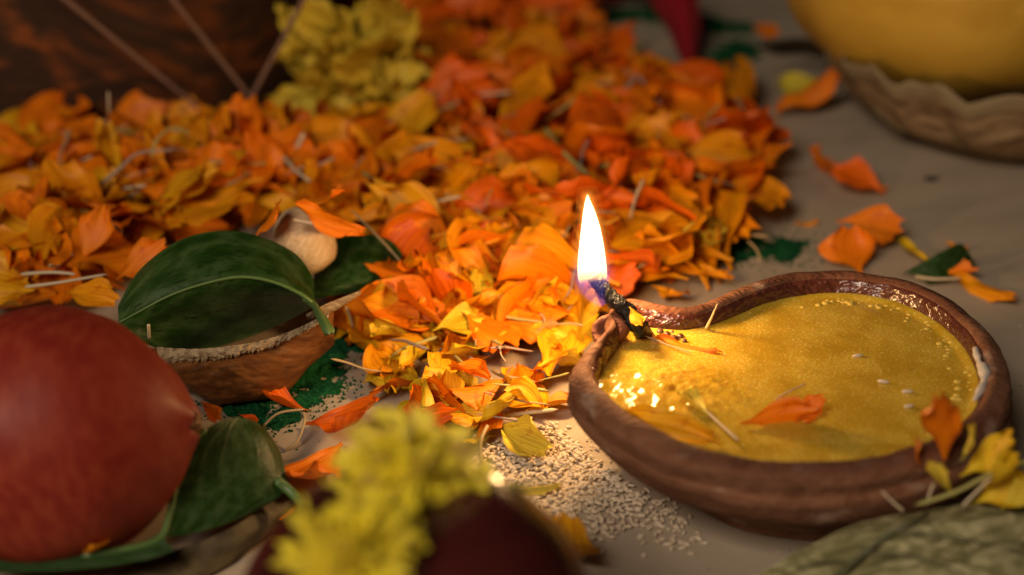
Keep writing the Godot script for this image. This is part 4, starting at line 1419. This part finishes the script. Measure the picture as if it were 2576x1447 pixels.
	petal(2455, 1235, 50, 2575, 1150, 68, 120, 20, 9, "yellow", "yellow petal at the right edge under the broad yellow one")
	petal(2520, 1285, 44, 2590, 1200, 60, 90, 15, 14, "lemon", "pale yellow petal at the right edge, lowest of its cluster")
	petal(2420, 1160, 58, 2450, 1065, 76, 90, 25, 6, "lemon", "pale yellow petal just right of the standing orange petal")
	petal(2395, 1030, 70, 2420, 1065, 66, 34, 10, 9, "lemon", "tiny pale yellow petal between the lamp and the standing orange petal")

func hero_stalks() -> void:
	stalk([[235, 480, 40], [300, 425, 50], [350, 385, 56], [440, 378, 56]], 1.6, 1.0, M.stalk_grey, "long greyish stalk leaning across the top of the left heap")
	stalk([[380, 400, 48], [395, 350, 58], [435, 322, 62], [480, 335, 58]], 1.1, 0.9, M.stalk_green, "green stalk bent like a hook before the dark pot")
	stalk([[700, 380, 44], [740, 425, 42], [782, 458, 40]], 1.4, 1.2, M.stalk_pale, "pale stalk slanting at the right of the left heap")
	stalk([[725, 410, 30], [748, 370, 42], [765, 335, 52]], 2.4, 2.2, M.stalk_pale, "thick pale stalk end standing by the pale yellow blossom")
	stalk([[0, 430, 20], [50, 405, 24], [110, 385, 26]], 2.0, 1.0, M.stalk_pale, "pale stalk at the left edge before the dark pot")
	stalk([[-10, 378, 12], [30, 368, 16], [66, 352, 18]], 3.0, 2.0, M.stalk_pale, "thick pale stalk end at the left edge")
	stalk([[275, 290, 60], [273, 262, 68], [272, 230, 76]], 0.9, 0.9, M.stalk_pale, "thin stalk tip above the tall golden petal")
	stalk([[1505, 305, 26], [1550, 250, 38], [1605, 188, 50]], 1.7, 1.7, M.stalk_grey, "greyish stalk forming the left arm of an angle above the flame")
	stalk([[1605, 188, 50], [1640, 235, 40], [1690, 290, 30]], 1.3, 1.0, M.stalk_grey, "greyish stalk forming the right arm of an angle above the flame")
	stalk([[1040, 378, 44], [1110, 355, 48], [1190, 350, 46]], 1.4, 1.2, M.stalk, "arched stalk lying on the heap above the oval amber petal")
	stalk([[1370, 320, 44], [1420, 385, 40], [1480, 440, 34]], 2.2, 1.4, M.stalk_green, "yellow green stalk lying across the heap above the flame")
	stalk([[1545, 705, 16], [1590, 680, 20], [1642, 650, 24]], 1.2, 1.4, M.stalk_pale, "pale stalk right beside the flame")
	stalk([[880, 525, 46], [955, 600, 40], [1040, 690, 26], [1110, 742, 14]], 0.7, 1.1, M.stalk, "long bent stalk running from the nut to the heap's front")
	stalk([[905, 820, 12], [960, 832, 8], [1010, 840, 6]], 0.9, 1.0, M.stalk_pale, "thin stalk end over the green powder")
	stalk([[870, 770, 26], [885, 810, 16], [895, 865, 4]], 1.1, 1.0, M.stalk, "thin brown stalk below the second betel leaf")
	stalk([[1160, 870, 14], [1200, 920, 10], [1255, 975, 6]], 1.5, 1.4, M.stalk_pale, "straight pale stalk lying across the yellow petals")
	stalk([[1160, 1010, 6], [1230, 985, 8], [1300, 962, 12]], 1.2, 1.3, M.stalk_pale, "pale stalk lying nearly level among the yellow petals")
	stalk([[1200, 1066, 4], [1280, 1045, 6], [1405, 1030, 10]], 1.5, 1.2, M.stalk_pale, "long pale stalk touching the lamp's left side")
	stalk([[1212, 1170, 3], [1210, 1110, 10], [1228, 1068, 12]], 1.0, 1.2, M.stalk, "bent stalk dangling over the rice")
	stalk([[660, 1075, 2], [700, 1040, 8], [768, 1030, 8]], 0.8, 0.8, M.stalk, "thin curved stalk on the green powder", "")
	stalk([[715, 1135, 1], [748, 1110, 4], [766, 1060, 10], [762, 1035, 12]], 0.8, 0.8, M.stalk, "thin curved stalk below the broad reddish petal")
	stalk([[1700, 985, 50], [1770, 1030, 49], [1820, 1075, 49], [1860, 1110, 49]], 0.6, 0.9, M.stalk_pale, "pale thread of stalk afloat on the ghee")
	stalk([[1590, 832, 54], [1630, 848, 49], [1680, 868, 48.5], [1740, 888, 48.5]], 0.5, 0.5, M.stalk, "fine thread trailing from the spout onto the ghee")
	stalk([[1776, 828, 48], [1790, 800, 56], [1806, 762, 66]], 1.1, 0.3, M.stalk_pale, "white bristle standing up from the ghee by the far lip")
	stalk([[1950, 1005, 52], [1985, 985, 56], [2030, 965, 58]], 0.6, 0.5, M.stalk, "faint stalk rising behind the crumpled petal on the ghee")
	stalk([[2300, 1272, 46], [2400, 1240, 52], [2490, 1195, 58], [2600, 1155, 62]], 1.0, 1.3, M.stalk_green, "long olive green stalk over the dry leaf at the right edge")
	stalk([[2275, 1288, 42], [2245, 1262, 46], [2218, 1235, 50]], 0.8, 0.6, M.stalk_pale, "thin pale stalk end in front of the lamp, above the dry leaf")
	stalk([[2420, 1275, 46], [2460, 1235, 52], [2505, 1190, 58]], 0.8, 0.8, M.stalk_pale, "pale bristle among the yellow petals at right")
	stalk([[2330, 1276, 44], [2340, 1240, 50], [2350, 1215, 54]], 0.9, 0.6, M.stalk_pale, "short pale bristle left of the yellow petals at right")
	stalk([[2300, 695, 3], [2350, 702, 5], [2420, 700, 6]], 1.3, 0.9, M.stalk_pale, "pale stalk under the green leaf scrap behind the lamp")
	stalk([[2380, 182, 56], [2440, 192, 56], [2510, 204, 55]], 1.6, 1.4, M.stalk_pale, "white stalk lying on the rim of the leaf bowl")
	stalk([[1880, 605, 14], [1905, 630, 12], [1912, 660, 8]], 0.9, 0.9, M.stalk, "bent stalk over the green powder behind the lamp")
	stalk([[375, 852, 40], [374, 832, 46], [373, 815, 50]], 1.0, 1.0, M.stalk_pale, "short pale stick standing at the corner of the leaf cup")
	stalk([[50, 690, 34], [130, 685, 38], [190, 690, 38]], 1.3, 1.0, M.stalk_pale, "pale stalk at left above the red-brown fruit")
	stalk([[60, 722, 34], [140, 712, 37], [270, 690, 40]], 1.2, 0.9, M.stalk_pale, "longer pale stalk lying level above the red-brown fruit")
	# leaf scrap behind the lamp
	var rows := [[G(2268, 690, 3), G(2300, 690, 4), G(2335, 715, 2)], [G(2320, 660, 10), G(2350, 670, 9), G(2390, 705, 2)], [G(2400, 618, 20), G(2420, 645, 12), G(2445, 672, 4)], [G(2425, 616, 20), G(2440, 640, 13), G(2452, 660, 6)]]
	var o := part("leaf_scrap", grid(patch(rows, 18, 12), 18, 12, false, PackedColorArray(), rows[1][1]), M.leaf, self, Transform3D(Basis(), rows[1][1]))
	tag(o, "torn dark green leaf scrap on the bare floor behind the lamp", "leaf")
	var sp := SphereMesh.new()
	sp.radius = 0.004
	sp.height = 0.004
	sp.radial_segments = 10
	sp.rings = 5
	o = part("black_crumb", sp, M.dark, self, Transform3D(Basis().scaled(Vector3(1.2, 0.8, 0.8)), G(2342, 450, 1)))
	tag(o, "black crumb on the bare floor below the leaf bowl", "crumb")
